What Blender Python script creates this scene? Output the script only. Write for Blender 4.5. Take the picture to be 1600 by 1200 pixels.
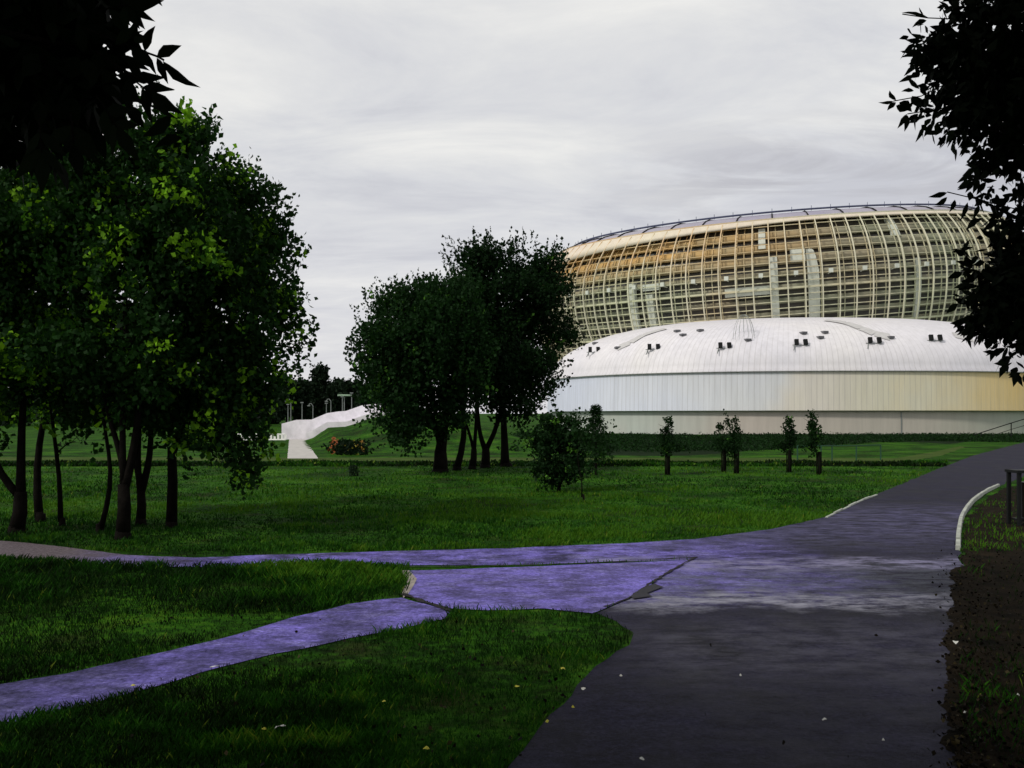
import bpy, math, random
import numpy as np
from math import radians as R, sin, cos, pi
from mathutils import Vector, Matrix

for o in list(bpy.data.objects): bpy.data.objects.remove(o)
scene = bpy.context.scene
COL = scene.collection
F = 1386.0      # focal length in 1600 px wide photo pixels
EH = 2.4        # eye height
HY = 650.0      # horizon row

# ------------------------------------------------------------------ camera
cd = bpy.data.cameras.new("camera"); cam = bpy.data.objects.new("camera", cd); COL.objects.link(cam)
cam.location = (0, 0, EH); cam.rotation_euler = (R(90), 0, 0)
cd.sensor_width = 36; cd.lens = F/1600*36; cd.shift_y = (HY-600)/1600
cd.clip_start = 0.05; cd.clip_end = 6000
scene.camera = cam

# ------------------------------------------------------------------ light
SUN = Vector((-0.62, -0.42, 0.66)).normalized()
sl = bpy.data.lights.new("sun", 'SUN'); sun = bpy.data.objects.new("sun", sl); COL.objects.link(sun)
sl.energy = 2.3; sl.angle = R(7); sl.color = (1, .95, .87)
sun.rotation_euler = SUN.to_track_quat('Z', 'Y').to_euler()
sun.location = (-40, -30, 60)
w = bpy.data.worlds.new("World"); scene.world = w; w.use_nodes = True
nt = w.node_tree; nt.nodes.clear()
def N(nt, t, **k):
    n = nt.nodes.new(t)
    for a, b in k.items():
        if a == 'ins':
            for i, v in b.items(): n.inputs[i].default_value = v
        else: setattr(n, a, b)
    return n
def math_(nt, op, a, b=None, c=None, clamp=False):
    n = nt.nodes.new('ShaderNodeMath'); n.operation = op; n.use_clamp = clamp
    for i, v in enumerate((a, b, c)):
        if v is None: continue
        if isinstance(v, (int, float)): n.inputs[i].default_value = v
        else: nt.links.new(v, n.inputs[i])
    return n.outputs[0]
def ramp(nt, fac, stops):
    n = nt.nodes.new('ShaderNodeValToRGB'); nt.links.new(fac, n.inputs[0])
    e = n.color_ramp.elements
    while len(e) < len(stops): e.new(.5)
    for x, (p, c) in zip(e, stops):
        x.position = p; x.color = (*c, 1) if len(c) == 3 else c
    return n.outputs[0]
def mix(nt, fac, a, b, mode='MIX'):
    n = nt.nodes.new('ShaderNodeMix'); n.data_type = 'RGBA'; n.blend_type = mode
    for i, v in ((0, fac), (6, a), (7, b)):
        if isinstance(v, (int, float)): n.inputs[i].default_value = v
        elif isinstance(v, tuple): n.inputs[i].default_value = (*v, 1)
        else: nt.links.new(v, n.inputs[i])
    return n.outputs[2]
def noise(nt, vec, scale, detail=4, rough=.55, dist=0):
    n = nt.nodes.new('ShaderNodeTexNoise'); n.inputs['Scale'].default_value = scale
    n.inputs['Detail'].default_value = detail; n.inputs['Roughness'].default_value = rough
    n.inputs['Distortion'].default_value = dist
    if vec is not None: nt.links.new(vec, n.inputs['Vector'])
    return n.outputs['Fac']
def mapping(nt, vec, scale=(1, 1, 1), rot=(0, 0, 0), loc=(0, 0, 0)):
    n = nt.nodes.new('ShaderNodeMapping'); nt.links.new(vec, n.inputs[0])
    n.inputs['Scale'].default_value = scale; n.inputs['Rotation'].default_value = rot; n.inputs['Location'].default_value = loc
    return n.outputs[0]

sky = N(nt, 'ShaderNodeTexSky', sky_type='NISHITA', sun_disc=False)
sky.sun_elevation = math.asin(SUN.z); sky.sun_rotation = math.atan2(SUN.x, SUN.y)
tc = N(nt, 'ShaderNodeTexCoord'); sep = N(nt, 'ShaderNodeSeparateXYZ'); nt.links.new(tc.outputs['Generated'], sep.inputs[0])
zz = math_(nt, 'MAXIMUM', math_(nt, 'ADD', sep.outputs[2], .10), .06)
cb = N(nt, 'ShaderNodeCombineXYZ')
nt.links.new(math_(nt, 'DIVIDE', sep.outputs[0], zz), cb.inputs[0]); nt.links.new(math_(nt, 'DIVIDE', sep.outputs[1], zz), cb.inputs[1])
v1 = mapping(nt, cb.outputs[0], (.7, 1.15, 1), (0, 0, R(-22)), (3.1, 1.2, 0))
n1 = noise(nt, v1, 1.7, 9, .62, .5)
v2 = mapping(nt, cb.outputs[0], (.25, .5, 1), (0, 0, R(12)), (7, 2, 0))
n2 = noise(nt, v2, 1.0, 3, .5, .2)
nn = math_(nt, 'ADD', math_(nt, 'MULTIPLY', n1, .6), math_(nt, 'MULTIPLY', n2, .4))
cl = ramp(nt, nn, [(.36, (6.0, 6.05, 6.5)), (.45, (7.1, 7.15, 7.4)), (.53, (7.9, 7.9, 7.9)), (.63, (9.1, 9.0, 8.7))])
# horizon: slightly lilac and a touch darker
hz = math_(nt, 'SUBTRACT', 1.0, math_(nt, 'MULTIPLY', sep.outputs[2], 4.0), clamp=True)
cl = mix(nt, math_(nt, 'MULTIPLY', hz, .5), cl, (7.2, 7.0, 7.5))
v3 = mapping(nt, cb.outputs[0], (.55, 1.1, 1), (0, 0, R(10)), (1.3, 5.2, 0)); n3 = noise(nt, v3, 2.2, 9, .6, .8)
lowb = math_(nt, 'MULTIPLY', math_(nt, 'SUBTRACT', 1.0, math_(nt, 'MULTIPLY', math_(nt, 'ABSOLUTE', math_(nt, 'SUBTRACT', sep.outputs[2], .25)), 14.0), clamp=True), math_(nt, 'MULTIPLY', math_(nt, 'ADD', sep.outputs[0], -.05), 5.0, clamp=True))
cl = mix(nt, math_(nt, 'MULTIPLY', lowb, ramp(nt, n3, [(.44, (0, 0, 0)), (.56, (.85,)*3)])), cl, (5.0, 4.95, 5.3))
bg = N(nt, 'ShaderNodeBackground'); bg.inputs['Strength'].default_value = 0.1
nt.links.new(mix(nt, .94, sky.outputs[0], cl), bg.inputs[0])
wo = N(nt, 'ShaderNodeOutputWorld'); nt.links.new(bg.outputs[0], wo.inputs[0])
scene.view_settings.view_transform = 'Standard'; scene.view_settings.look = 'None'
scene.view_settings.exposure = 0.0; scene.view_settings.gamma = 1.0
scene.render.engine = 'CYCLES'
scene.cycles.max_bounces = 6

# ------------------------------------------------------------------ helpers
def at(px, py, Y): return Vector(((px-800)/F*Y, Y, EH-(py-HY)/F*Y))
def gp(px, py, z=0.0):
    Y = (EH-z)*F/(py-HY); return Vector(((px-800)/F*Y, Y, z))
def tag(o, label=None, cat=None, group=None, kind=None):
    if label: o['label'] = label
    if cat: o['category'] = cat
    if group: o['group'] = group
    if kind: o['kind'] = kind
    return o
def empty(name, loc, label=None, cat=None, group=None):
    o = bpy.data.objects.new(name, None); COL.objects.link(o); o.location = loc; o.empty_display_size = .3
    return tag(o, label, cat, group)
def link(name, me, mat, parent=None):
    o = bpy.data.objects.new(name, me); COL.objects.link(o)
    if mat is not None and not len(me.materials): me.materials.append(mat)
    if parent is not None:
        o.parent = parent; o.location = -parent_world(parent)
    return o
def parent_world(p):
    v = Vector((0, 0, 0))
    while p is not None: v += p.location; p = p.parent
    return v
class MB:
    """collects shapes given in world coordinates"""
    def __init__(s): s.v = []; s.f = []
    def quad(s, *p):
        i = len(s.v); s.v += [tuple(q) for q in p]; s.f.append(tuple(range(i, i+len(p)))); return s
    def box(s, c, size, rz=0.0, bev=0.0, rx=0.0):
        hx, hy, hz = [q/2 for q in size]; i = len(s.v); M = Matrix.Rotation(rz, 3, 'Z') @ Matrix.Rotation(rx, 3, 'X')
        for z in (-hz, hz):
            for x, y in ((-hx, -hy), (hx, -hy), (hx, hy), (-hx, hy)):
                s.v.append(tuple(M @ Vector((x, y, z)) + Vector(c)))
        for q in ((3, 2, 1, 0), (4, 5, 6, 7), (0, 1, 5, 4), (1, 2, 6, 5), (2, 3, 7, 6), (3, 0, 4, 7)):
            s.f.append(tuple(i+k for k in q))
        return s
    def tube(s, pts, rad, n=8, cap=True):
        pts = [Vector(p) for p in pts]
        if isinstance(rad, (int, float)): rad = [rad]*len(pts)
        i0 = len(s.v); up = Vector((.31, .17, .93)).normalized()
        d0 = (pts[-1]-pts[0]).normalized()
        if abs(d0.dot(up)) > .8: up = Vector((.93, .31, .11)).normalized()
        for k, p in enumerate(pts):
            d = (pts[min(k+1, len(pts)-1)]-pts[max(k-1, 0)]).normalized()
            a = d.cross(up).normalized(); b = d.cross(a)
            for j in range(n):
                t = 2*pi*j/n; s.v.append(tuple(p+(a*cos(t)+b*sin(t))*rad[k]))
        for k in range(len(pts)-1):
            for j in range(n):
                s.f.append((i0+k*n+j, i0+k*n+(j+1) % n, i0+(k+1)*n+(j+1) % n, i0+(k+1)*n+j))
        if cap:
            s.f.append(tuple(i0+j for j in range(n))[::-1]); s.f.append(tuple(i0+(len(pts)-1)*n+j for j in range(n)))
        return s
    def sweep(s, pts, prof):
        """rectangle sweep; prof = list of (vector offsets) per point"""
        i0 = len(s.v); n = len(prof[0])
        for p, pr in zip(pts, prof):
            for q in pr: s.v.append(tuple(Vector(p)+Vector(q)))
        for k in range(len(pts)-1):
            for j in range(n):
                s.f.append((i0+k*n+j, i0+k*n+(j+1) % n, i0+(k+1)*n+(j+1) % n, i0+(k+1)*n+j))
        s.f.append(tuple(i0+j for j in range(n))[::-1]); s.f.append(tuple(i0+(len(pts)-1)*n+j for j in range(n)))
        return s
    def build(s, name, mat, parent=None, smooth=False):
        me = bpy.data.meshes.new(name); me.from_pydata(s.v, [], s.f)
        if smooth: me.shade_smooth()
        me.update(); return link(name, me, mat, parent)

def np_mesh(name, V, k, tone=None, smooth=False):
    """V: (n*k,3) vertices; every k consecutive vertices are one face"""
    V = np.asarray(V, np.float32); nf = len(V)//k
    me = bpy.data.meshes.new(name)
    me.vertices.add(len(V)); me.vertices.foreach_set('co', V.ravel())
    me.loops.add(len(V)); me.loops.foreach_set('vertex_index', np.arange(len(V), dtype=np.int32))
    me.polygons.add(nf); me.polygons.foreach_set('loop_start', np.arange(nf, dtype=np.int32)*k)
    try: me.polygons.foreach_set('loop_total', np.full(nf, k, np.int32))
    except Exception: pass
    if tone is not None:
        a = me.attributes.new('tone', 'FLOAT', 'FACE'); a.data.foreach_set('value', np.asarray(tone, np.float32))
    me.update(calc_edges=True); me.validate()
    return me

# ------------------------------------------------------------------ materials
def mat(name, col, rough=.7, var=.25, vscale=3.0, bump=.0, bscale=20., spec=.3, metal=0.0, col2=None):
    m = bpy.data.materials.new(name); m.use_nodes = True; nt = m.node_tree
    b = nt.nodes['Principled BSDF']; tc = N(nt, 'ShaderNodeTexCoord')
    n = noise(nt, tc.outputs['Object'], vscale, 5, .6)
    c2 = col2 or tuple(c*(1-var) for c in col); c1 = tuple(min(1, c*(1+var*.6)) for c in col)
    nt.links.new(ramp(nt, n, [(.3, c2), (.7, c1)]), b.inputs['Base Color'])
    b.inputs['Roughness'].default_value = rough; b.inputs['Specular IOR Level'].default_value = spec; b.inputs['Metallic'].default_value = metal
    if bump:
        bn = N(nt, 'ShaderNodeBump'); bn.inputs['Strength'].default_value = bump; bn.inputs['Distance'].default_value = .02
        nt.links.new(noise(nt, tc.outputs['Object'], bscale, 6, .65), bn.inputs['Height']); nt.links.new(bn.outputs[0], b.inputs['Normal'])
    return m
def leafmat(name, stops, trans=.35, rough=.6):
    m = bpy.data.materials.new(name); m.use_nodes = True; nt = m.node_tree; nt.nodes.clear()
    at_ = N(nt, 'ShaderNodeAttribute', attribute_name='tone')
    c = ramp(nt, at_.outputs['Fac'], stops)
    p = N(nt, 'ShaderNodeBsdfPrincipled'); nt.links.new(c, p.inputs['Base Color']); p.inputs['Roughness'].default_value = rough
    p.inputs['Specular IOR Level'].default_value = .05
    t = N(nt, 'ShaderNodeBsdfTranslucent'); nt.links.new(mix(nt, 1.0, c, (.95, 1.0, .45), 'MULTIPLY'), t.inputs[0])
    ms = N(nt, 'ShaderNodeMixShader'); ms.inputs[0].default_value = trans
    nt.links.new(p.outputs[0], ms.inputs[1]); nt.links.new(t.outputs[0], ms.inputs[2])
    o = N(nt, 'ShaderNodeOutputMaterial'); nt.links.new(ms.outputs[0], o.inputs[0]); return m

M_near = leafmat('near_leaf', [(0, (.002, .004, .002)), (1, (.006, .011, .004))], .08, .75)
M_leaf = leafmat('maple_leaf', [(0, (.006, .018, .005)), (.5, (.016, .055, .010)), (.78, (.04, .13, .014)), (1, (.20, .42, .02))], .35)
M_leafd = leafmat('dark_leaf', [(0, (.005, .014, .005)), (.55, (.013, .042, .010)), (.8, (.03, .09, .015)), (1, (.08, .20, .025))], .3)
M_conif = leafmat('far_foliage', [(0, (.005, .011, .006)), (1, (.02, .04, .018))], .1)
M_grass = leafmat('grass_blade', [(0, (.004, .011, .002)), (.35, (.008, .036, .003)), (.62, (.016, .075, .005)), (.85, (.05, .13, .008)), (1, (.13, .17, .02))], .3)
M_bark = mat('bark', (.007, .006, .005), .95, .5, 6, .9, 30, spec=.04)
M_barkd = mat('pale_bark', (.035, .03, .024), .9, .5, 6, .8, 30)
M_curb = mat('kerb_concrete', (.36, .38, .33), .85, .4, 5, .3, 40)
M_green = mat('green_painted_steel', (.015, .06, .035), .5, .2)
M_grey = mat('grey_steel', (.22, .24, .23), .45, .2, 4, metal=.3)
M_dark = mat('dark_painted_metal', (.008, .009, .009), .6, .3, spec=.15)
M_white = mat('white_paint', (.85, .84, .80), .6, .08)
M_conc = mat('white_concrete', (.74, .71, .74), .8, .12, 1.2, .2, 12, col2=(.58, .56, .58))
M_wood = mat('dark_wood', (.008, .007, .005), .9, .4, 8, spec=.05)

# ground -------------------------------------------------------------
m = bpy.data.materials.new('lawn'); m.use_nodes = True; nt = m.node_tree; b = nt.nodes['Principled BSDF']
tc = N(nt, 'ShaderNodeTexCoord'); O = tc.outputs['Object']
a = noise(nt, O, .35, 6, .65); f = noise(nt, O, 6., 5, .7)
s_ = math_(nt, 'ADD', math_(nt, 'MULTIPLY', a, .55), math_(nt, 'MULTIPLY', f, .45))
c = ramp(nt, s_, [(.38, (.004, .009, .002)), (.46, (.009, .034, .003)), (.54, (.024, .09, .005)), (.64, (.065, .15, .009))])
br = ramp(nt, noise(nt, O, .9, 6, .7), [(.5, (0, 0, 0)), (.68, (1, 1, 1))])
c = mix(nt, math_(nt, 'MULTIPLY', br, .6), c, (.035, .036, .012))
nt.links.new(c, b.inputs['Base Color']); b.inputs['Roughness'].default_value = .95; b.inputs['Specular IOR Level'].default_value = .03
bn = N(nt, 'ShaderNodeBump'); bn.inputs['Strength'].default_value = .9; bn.inputs['Distance'].default_value = .06
nt.links.new(noise(nt, O, 9, 6, .75), bn.inputs['Height']); nt.links.new(bn.outputs[0], b.inputs['Normal']); M_lawn = m

def asphalt(name, dark, light, purple, bands=False, kx=(-.28, .95)):
    m = bpy.data.materials.new(name); m.use_nodes = True; nt = m.node_tree; b = nt.nodes['Principled BSDF']
    tc = N(nt, 'ShaderNodeTexCoord'); O = tc.outputs['Object']
    sx = N(nt, 'ShaderNodeSeparateXYZ'); nt.links.new(O, sx.inputs[0])
    big = noise(nt, O, .8, 6, .65); fine = noise(nt, O, 17, 7, .85); mid = noise(nt, mapping(nt, O, (1, 1.5, 1)), 1.9, 9, .74)
    c = ramp(nt, math_(nt, 'ADD', math_(nt, 'MULTIPLY', big, .5), math_(nt, 'MULTIPLY', mid, .5)), [(.38, dark), (.62, light)])
    if purple:    # weathered violet-grey surfacing fades into the darker driveway mix further right
        k = math_(nt, 'ADD', math_(nt, 'MULTIPLY', sx.outputs[0], kx[0]), math_(nt, 'ADD', kx[1], math_(nt, 'MULTIPLY', big, .6)), clamp=True)
        if kx[0] == -.30: k = math_(nt, 'MULTIPLY', k, math_(nt, 'ADD', math_(nt, 'MULTIPLY', sx.outputs[1], .6), -6.6, clamp=True))
        k = math_(nt, 'MULTIPLY', k, ramp(nt, noise(nt, mapping(nt, O, (1, 1, 1), (0, 0, 0), (5, 3, 0)), 1.1, 5, .6), [(.40, (.42,)*3), (.56, (1,)*3)]))
        k = math_(nt, 'MULTIPLY', k, ramp(nt, mid, [(.40, (.22,)*3), (.58, (1,)*3)]))
        c = mix(nt, math_(nt, 'MULTIPLY', k, ramp(nt, noise(nt, mapping(nt, O, (1, 1.8, 1), (0, 0, .4)), 1.6, 9, .75), [(.50, (0,)*3), (.60, (.8,)*3)])), c, (.34, .32, .58))
        # reddish grey towards the far left end of the path
        c = mix(nt, k, c, purple)
        k2 = math_(nt, 'ADD', math_(nt, 'MULTIPLY', sx.outputs[0], -.35), -1.75, clamp=True)
        c = mix(nt, k2, c, (.11, .09, .10))
    sp = ramp(nt, fine, [(.34, (.35,)*3), (.52, (1, 1, 1)), (.68, (1.9,)*3)])
    c = mix(nt, 1.0, c, sp, 'MULTIPLY')
    if bands:     # pale dusty strips left by run-off across the driveway
        wob = math_(nt, 'MULTIPLY', math_(nt, 'SUBTRACT', noise(nt, mapping(nt, O, (1, .4, 1)), .8, 6, .65), .5), 1.8)
        Yw = math_(nt, 'ADD', sx.outputs[1], wob)
        def band(y0, wd, lo, hi, amt):
            d = math_(nt, 'DIVIDE', math_(nt, 'ABSOLUTE', math_(nt, 'SUBTRACT', Yw, y0)), wd)
            e = math_(nt, 'SUBTRACT', 1.6, math_(nt, 'MULTIPLY', d, 1.6), clamp=True)
            q = ramp(nt, noise(nt, mapping(nt, O, (.8, 1.8, 1), (0, 0, 0), (lo, hi, 0)), 2.0, 9, .78), [(.42, (0,)*3), (.60, (1,)*3)])
            xr = math_(nt, 'MULTIPLY', math_(nt, 'ADD', math_(nt, 'MULTIPLY', sx.outputs[0], 1.1), -.9, clamp=True), 1.0)
            return math_(nt, 'MULTIPLY', math_(nt, 'MULTIPLY', e, q), math_(nt, 'MULTIPLY', xr, amt))
        c = mix(nt, band(11.5, .75, 0, 0, 1.0), c, (.24, .24, .29))
        c = mix(nt, band(14.4, .8, 4, 3, 1.), c, (.20, .19, .30))
        c = mix(nt, band(12.9, 1.5, 9, 5, .5), c, (.12, .13, .16))
        c = mix(nt, band(9.2, 1.6, 2, 7, .5), c, (.075, .075, .10))
        c = mix(nt, band(7.3, 1.6, 6, 1, .4), c, (.045, .045, .065))
        c = mix(nt, band(20.0, 5.0, 12, 8, .7), c, (.09, .085, .17))
    nt.links.new(c, b.inputs['Base Color'])
    nt.links.new(ramp(nt, big, [(.3, (.6,)*3), (.7, (.85,)*3)]), b.inputs['Roughness']); b.inputs['Specular IOR Level'].default_value = .07
    bn = N(nt, 'ShaderNodeBump'); bn.inputs['Strength'].default_value = .6; bn.inputs['Distance'].default_value = .012
    nt.links.new(noise(nt, O, 45, 5, .8), bn.inputs['Height']); nt.links.new(bn.outputs[0], b.inputs['Normal'])
    return m
M_road = asphalt('driveway_asphalt', (.004, .004, .008), (.023, .022, .043), (.165, .135, .47), True, kx=(-.30, 1.4))
M_path = asphalt('violet_path_asphalt', (.004, .004, .008), (.023, .022, .043), (.165, .135, .47), True, kx=(-.30, 1.4))
M_slab = asphalt('violet_slab', (.035, .03, .07), (.08, .07, .17), (.165, .135, .47), kx=(-.2, 1.2))
M_branch = asphalt('branch_path_asphalt', (.018, .018, .036), (.06, .055, .13), (.165, .135, .47), kx=(.48, 2.0))
M_palepath = mat('pale_paving', (.42, .40, .37), .85, .2, 1.5, .2, 15)
M_shaded_dirt = mat('shaded_leaf_litter_soil', (.014, .010, .006), .95, .5, 2.5, .9, 14, col2=(.003, .003, .002), spec=.02)
M_farpath = mat('worn_grass_track', (.045, .075, .014), .95, .4, .8, .4, 8, spec=.03)

_vr = np.random.default_rng(42).uniform(0, 1, (256, 256))
def vnoise(x, y, f):
    x = np.asarray(x)*f+57.3; y = np.asarray(y)*f+11.9; i = np.floor(x).astype(int); j = np.floor(y).astype(int); u = x-i; v = y-j; u = u*u*(3-2*u); v = v*v*(3-2*v)
    g = lambda a, b_: _vr[a % 256, b_ % 256]
    return (g(i, j)*(1-u)+g(i+1, j)*u)*(1-v)+(g(i, j+1)*(1-u)+g(i+1, j+1)*u)*v
def fbm(x, y, f, o=4):
    t = 0; w_ = 0
    for k in range(o): t = t+vnoise(x, y, f*2.03**k)*.6**k; w_ += .6**k
    return t/w_
# ------------------------------------------------------------------ terrain
def height(x, y):
    """low mound beside the park stairs, gentle swell under the rest; flat wherever paving lies"""
    x = np.asarray(x, float); y = np.asarray(y, float)
    xl = [-60, -19.7, -17.9, -16.0, -14.0, -11.7, -8, -4, 0, 60]; zl = [0, 0, 1.28, 1.38, 2.1, 2.65, 2.7, 1.6, 0, 0]
    g = np.interp(x-.245*np.clip(86-y, 0, 40), xl, zl); t = np.clip((y-56)/29., 0, 1); t = t*t*(3-2*t); b_ = np.clip((100-y)/9., 0, 1)
    far = 4.0*np.clip((y-190)/300., 0, 1)
    return g*t*b_+far
def axis(segs):
    out = []
    for a, b_, d in segs: out += list(np.arange(a, b_, d))
    return np.array(out)
xs = axis([(-3000, -400, 200), (-400, -60, 20), (-60, 60, .8), (60, 400, 20), (400, 3001, 200)])
ys = axis([(-300, -20, 20), (-20, 120, .8), (120, 400, 10), (400, 5001, 200)])
XX, YY = np.meshgrid(xs, ys); ZZ = height(XX, YY)
nx, ny = len(xs), len(ys)
V = np.stack([XX, YY, ZZ], -1).reshape(-1, 3)
Fc = [(j*nx+i, j*nx+i+1, (j+1)*nx+i+1, (j+1)*nx+i) for j in range(ny-1) for i in range(nx-1)]
me = bpy.data.meshes.new('ground'); me.from_pydata(V.tolist(), [], Fc); me.shade_smooth()
tag(link('ground', me, M_lawn), 'dark green park lawn reaching to the horizon', kind='structure')

rnd = random.Random(5)
def sheet(name, pix, matr, z, jit=.03, step=.25, world=None):
    P = world if world is not None else [gp(x, y) for x, y in pix]; out = []
    for i, p in enumerate(P):
        q = P[(i+1) % len(P)]; L = (q-p).length; n = max(1, min(220, int(L/step)))
        for k in range(n):
            t = k/n; a = p.lerp(q, t); j = jit*.35
            wx = (float(fbm(a.x+9, a.y, 1.7, 4))-.5)*jit*5; wy = (float(fbm(a.x, a.y+31, 1.7, 4))-.5)*jit*5
            out.append((a.x+wx+rnd.uniform(-j, j), a.y+wy+rnd.uniform(-j, j), z))
    me = bpy.data.meshes.new(name); me.from_pydata(out, [], [tuple(range(len(out)))])
    o = link(name, me, matr); 
    if me.polygons[0].normal.z < 0: me.flip_normals()
    return o, [(a[0], a[1]) for a in out]
polys = []
road_px = [(640, 1330), (770, 1215), (850, 1135), (905, 1072), (935, 1040), (985, 1010), (994, 990), (965, 970), (930, 959), (985, 935), (1082, 872),
           (1075, 850), (1150, 838), (1230, 822), (1290, 808), (1345, 782), (1400, 760), (1460, 735), (1520, 712), (1600, 691), (1700, 676), (1760, 682), (1700, 722), (1600, 745),
           (1560, 760), (1522, 785), (1504, 812), (1499, 862), (1502, 900), (1506, 960), (1494, 1000), (1500, 1100), (1520, 1215), (1560, 1400)]
o, q = sheet('road', road_px, M_road, .004, .035); tag(o, 'dark grey asphalt drive through the park', kind='structure'); polys.append(q)
path_px = [(-500, 815), (0, 845), (100, 855), (200, 868), (300, 872), (400, 868), (600, 862), (800, 857), (1000, 848), (1085, 843), (1230, 824),
           (1240, 858), (1180, 869), (1082, 875), (900, 880), (800, 883), (632, 884), (560, 884), (400, 886), (200, 887), (100, 884), (0, 877), (-500, 862)]
o, q = sheet('path', path_px, M_path, .008, .025); tag(o, 'long violet grey footpath crossing the lawn', kind='structure'); polys.append(q)
slab_px = [(634, 893), (720, 890), (800, 887.5), (900, 883), (1076, 876), (1040, 898), (985, 935), (925, 960), (850, 952), (760, 955), (702, 952), (664, 940), (636, 928), (644, 907)]
o, q = sheet('pavement', slab_px, M_slab, .012, .02); tag(o, 'violet paved apron between footpath and drive', kind='structure'); polys.append(q)
br_px = [(-400, 1160), (-200, 1110), (0, 1071), (100, 1053), (200, 1031), (300, 1010), (380, 990), (460, 965), (540, 945), (600, 937), (632, 934), (664, 945), (700, 958), (690, 968), (620, 985), (540, 1000),
         (430, 1022), (340, 1045), (230, 1077), (100, 1112), (0, 1136), (-200, 1195), (-400, 1260)]
o, q = sheet('path', br_px, M_branch, .008, .03); tag(o, 'narrow violet footpath branching to the lower left', kind='structure'); polys.append(q)
# worn pale concrete lip at the tip of the slab
lip_px = [(626, 892), (640, 893), (650, 906), (641, 928), (632, 936), (630, 925), (636, 908)]
sheet('pavement', lip_px, mat('worn_sandy_lip', (.28, .25, .22), .9, .3, 6), .016, .015)[0]['kind'] = 'structure'
# soil verge right of the drive, widened and darkened to paint in tree shade
verge_px = [(1505, 868), (1506, 835), (1511, 812), (1530, 787), (1568, 763), (1640, 750), (1900, 742), (2000, 960), (2100, 1330), (1500, 1330), (1490, 1215), (1480, 1100), (1476, 1000), (1482, 962), (1488, 905)]
o, q = sheet('shaded_soil_verge', verge_px, M_shaded_dirt, .0065, .06, .05); tag(o, 'brown leaf-strewn soil beside the drive, tree shade painted in', kind='structure'); verge_poly = q
# thin distant track and pale path leading to the stairs
o, q = sheet('path', [(-300, 714), (430, 715.0), (1300, 715.5), (1400, 716), (1460, 706), (1500, 697), (1508, 698.5), (1470, 712), (1405, 723), (1300, 722), (430, 720.0), (-300, 719)], M_farpath, .004, .05, 1.0)
tag(o, 'thin worn track across the far lawn', kind='structure'); polys.append(q)
o, q = sheet('path', [(452, 685), (479, 685), (486, 700), (497, 716.5), (449, 716.5)], M_palepath, .010, .02, 1.0)
tag(o, 'pale paved path up to the white stairs', kind='structure'); polys.append(q)

def inside(px, py, poly):
    res = np.zeros(len(px), bool); P = np.array(poly); x1, y1 = P[:, 0], P[:, 1]; x2, y2 = np.roll(x1, -1), np.roll(y1, -1)
    for a, b_, c_, d in zip(x1, y1, x2, y2):
        if b_ == d: continue
        res ^= ((b_ > py) != (d > py)) & (px < (c_-a)*(py-b_)/(d-b_)+a)
    return res

# dark joints where the paved sheets meet
def crack(pts, wd, name):
    P = [gp(*p) for p in pts]; mb = MB(); left = []; right = []
    Q = []
    for a, b_ in zip(P, P[1:]):
        n = max(2, int((b_-a).length/.12))
        for k in range(n): Q.append(a.lerp(b_, k/n)+Vector((rnd.uniform(-.02, .02), rnd.uniform(-.02, .02), 0)))
    Q.append(P[-1])
    for i, p in enumerate(Q):
        d = (Q[min(i+1, len(Q)-1)]-Q[max(0, i-1)]).normalized(); n_ = Vector((-d.y, d.x, 0)); wv = wd*rnd.uniform(.25, 1.0)
        left.append(p+n_*wv+Vector((0, 0, .020))); right.append(p-n_*wv+Vector((0, 0, .020)))
    for i in range(len(Q)-1): mb.quad(left[i], left[i+1], right[i+1], right[i])
    o = mb.build(name, mat('joint_soil', (.012, .010, .012), .95, .3), None); tag(o, kind='structure'); return o
crack([(560, 885), (640, 887), (800, 885), (940, 880), (1060, 873), (1090, 872)], .035, 'pavement_joint')
crack([(1085, 872), (1040, 898), (1010, 917), (985, 935), (945, 950)], .03, 'pavement_joint')
crack([(630, 930), (660, 941), (685, 950), (705, 957)], .05, 'pavement_joint')
sheet('pavement_patch', [(985, 934), (1000, 922), (1022, 914), (1035, 919), (1012, 929), (1020, 934), (990, 938)], mat('tar_patch', (.014, .014, .02), .8, .3), .022, .01)[0]['kind'] = 'structure'

# kerbs --------------------------------------------------------------
def kerb(pts, label, wd=.11, ht=.12, gap=True):
    P = [gp(*p) for p in pts]; root = empty('kerb', P[0], label, 'kerb')
    D = [0]
    for a, b_ in zip(P, P[1:]): D.append(D[-1]+(b_-a).length)
    def pt(s):
        for i in range(len(P)-1):
            if s <= D[i+1] or i == len(P)-2: return P[i].lerp(P[i+1], (s-D[i])/(D[i+1]-D[i]))
    s = 0; L = 1.0; mb = MB()
    while s < D[-1]-.2:
        e = min(s+L-.012, D[-1]); a = pt(s); c_ = pt(e); d = (c_-a); n_ = Vector((-d.y, d.x, 0)).normalized()*wd/2
        h1 = ht+rnd.uniform(-.012, .012); pr = lambda: [n_+Vector((0, 0, -.1)), -n_+Vector((0, 0, -.1)), -n_+Vector((0, 0, h1-.02)), -n_*.75+Vector((0, 0, h1)), n_*.75+Vector((0, 0, h1)), n_+Vector((0, 0, h1-.02))]
        mb.sweep([a, c_], [pr(), pr()]); s += L
    mb.build('kerb_stone', M_curb, root); return root
kerb([(1497, 860), (1498, 835), (1502, 812), (1510, 797), (1520, 785), (1538, 771), (1560, 760)], 'pale kerb curving along the right edge of the drive beside the soil verge', .085, .10)
kerb([(1291, 809), (1320, 795), (1345, 783), (1372, 773)], 'pale kerb along the left edge of the drive beside the lawn', .06, .035)

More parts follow.
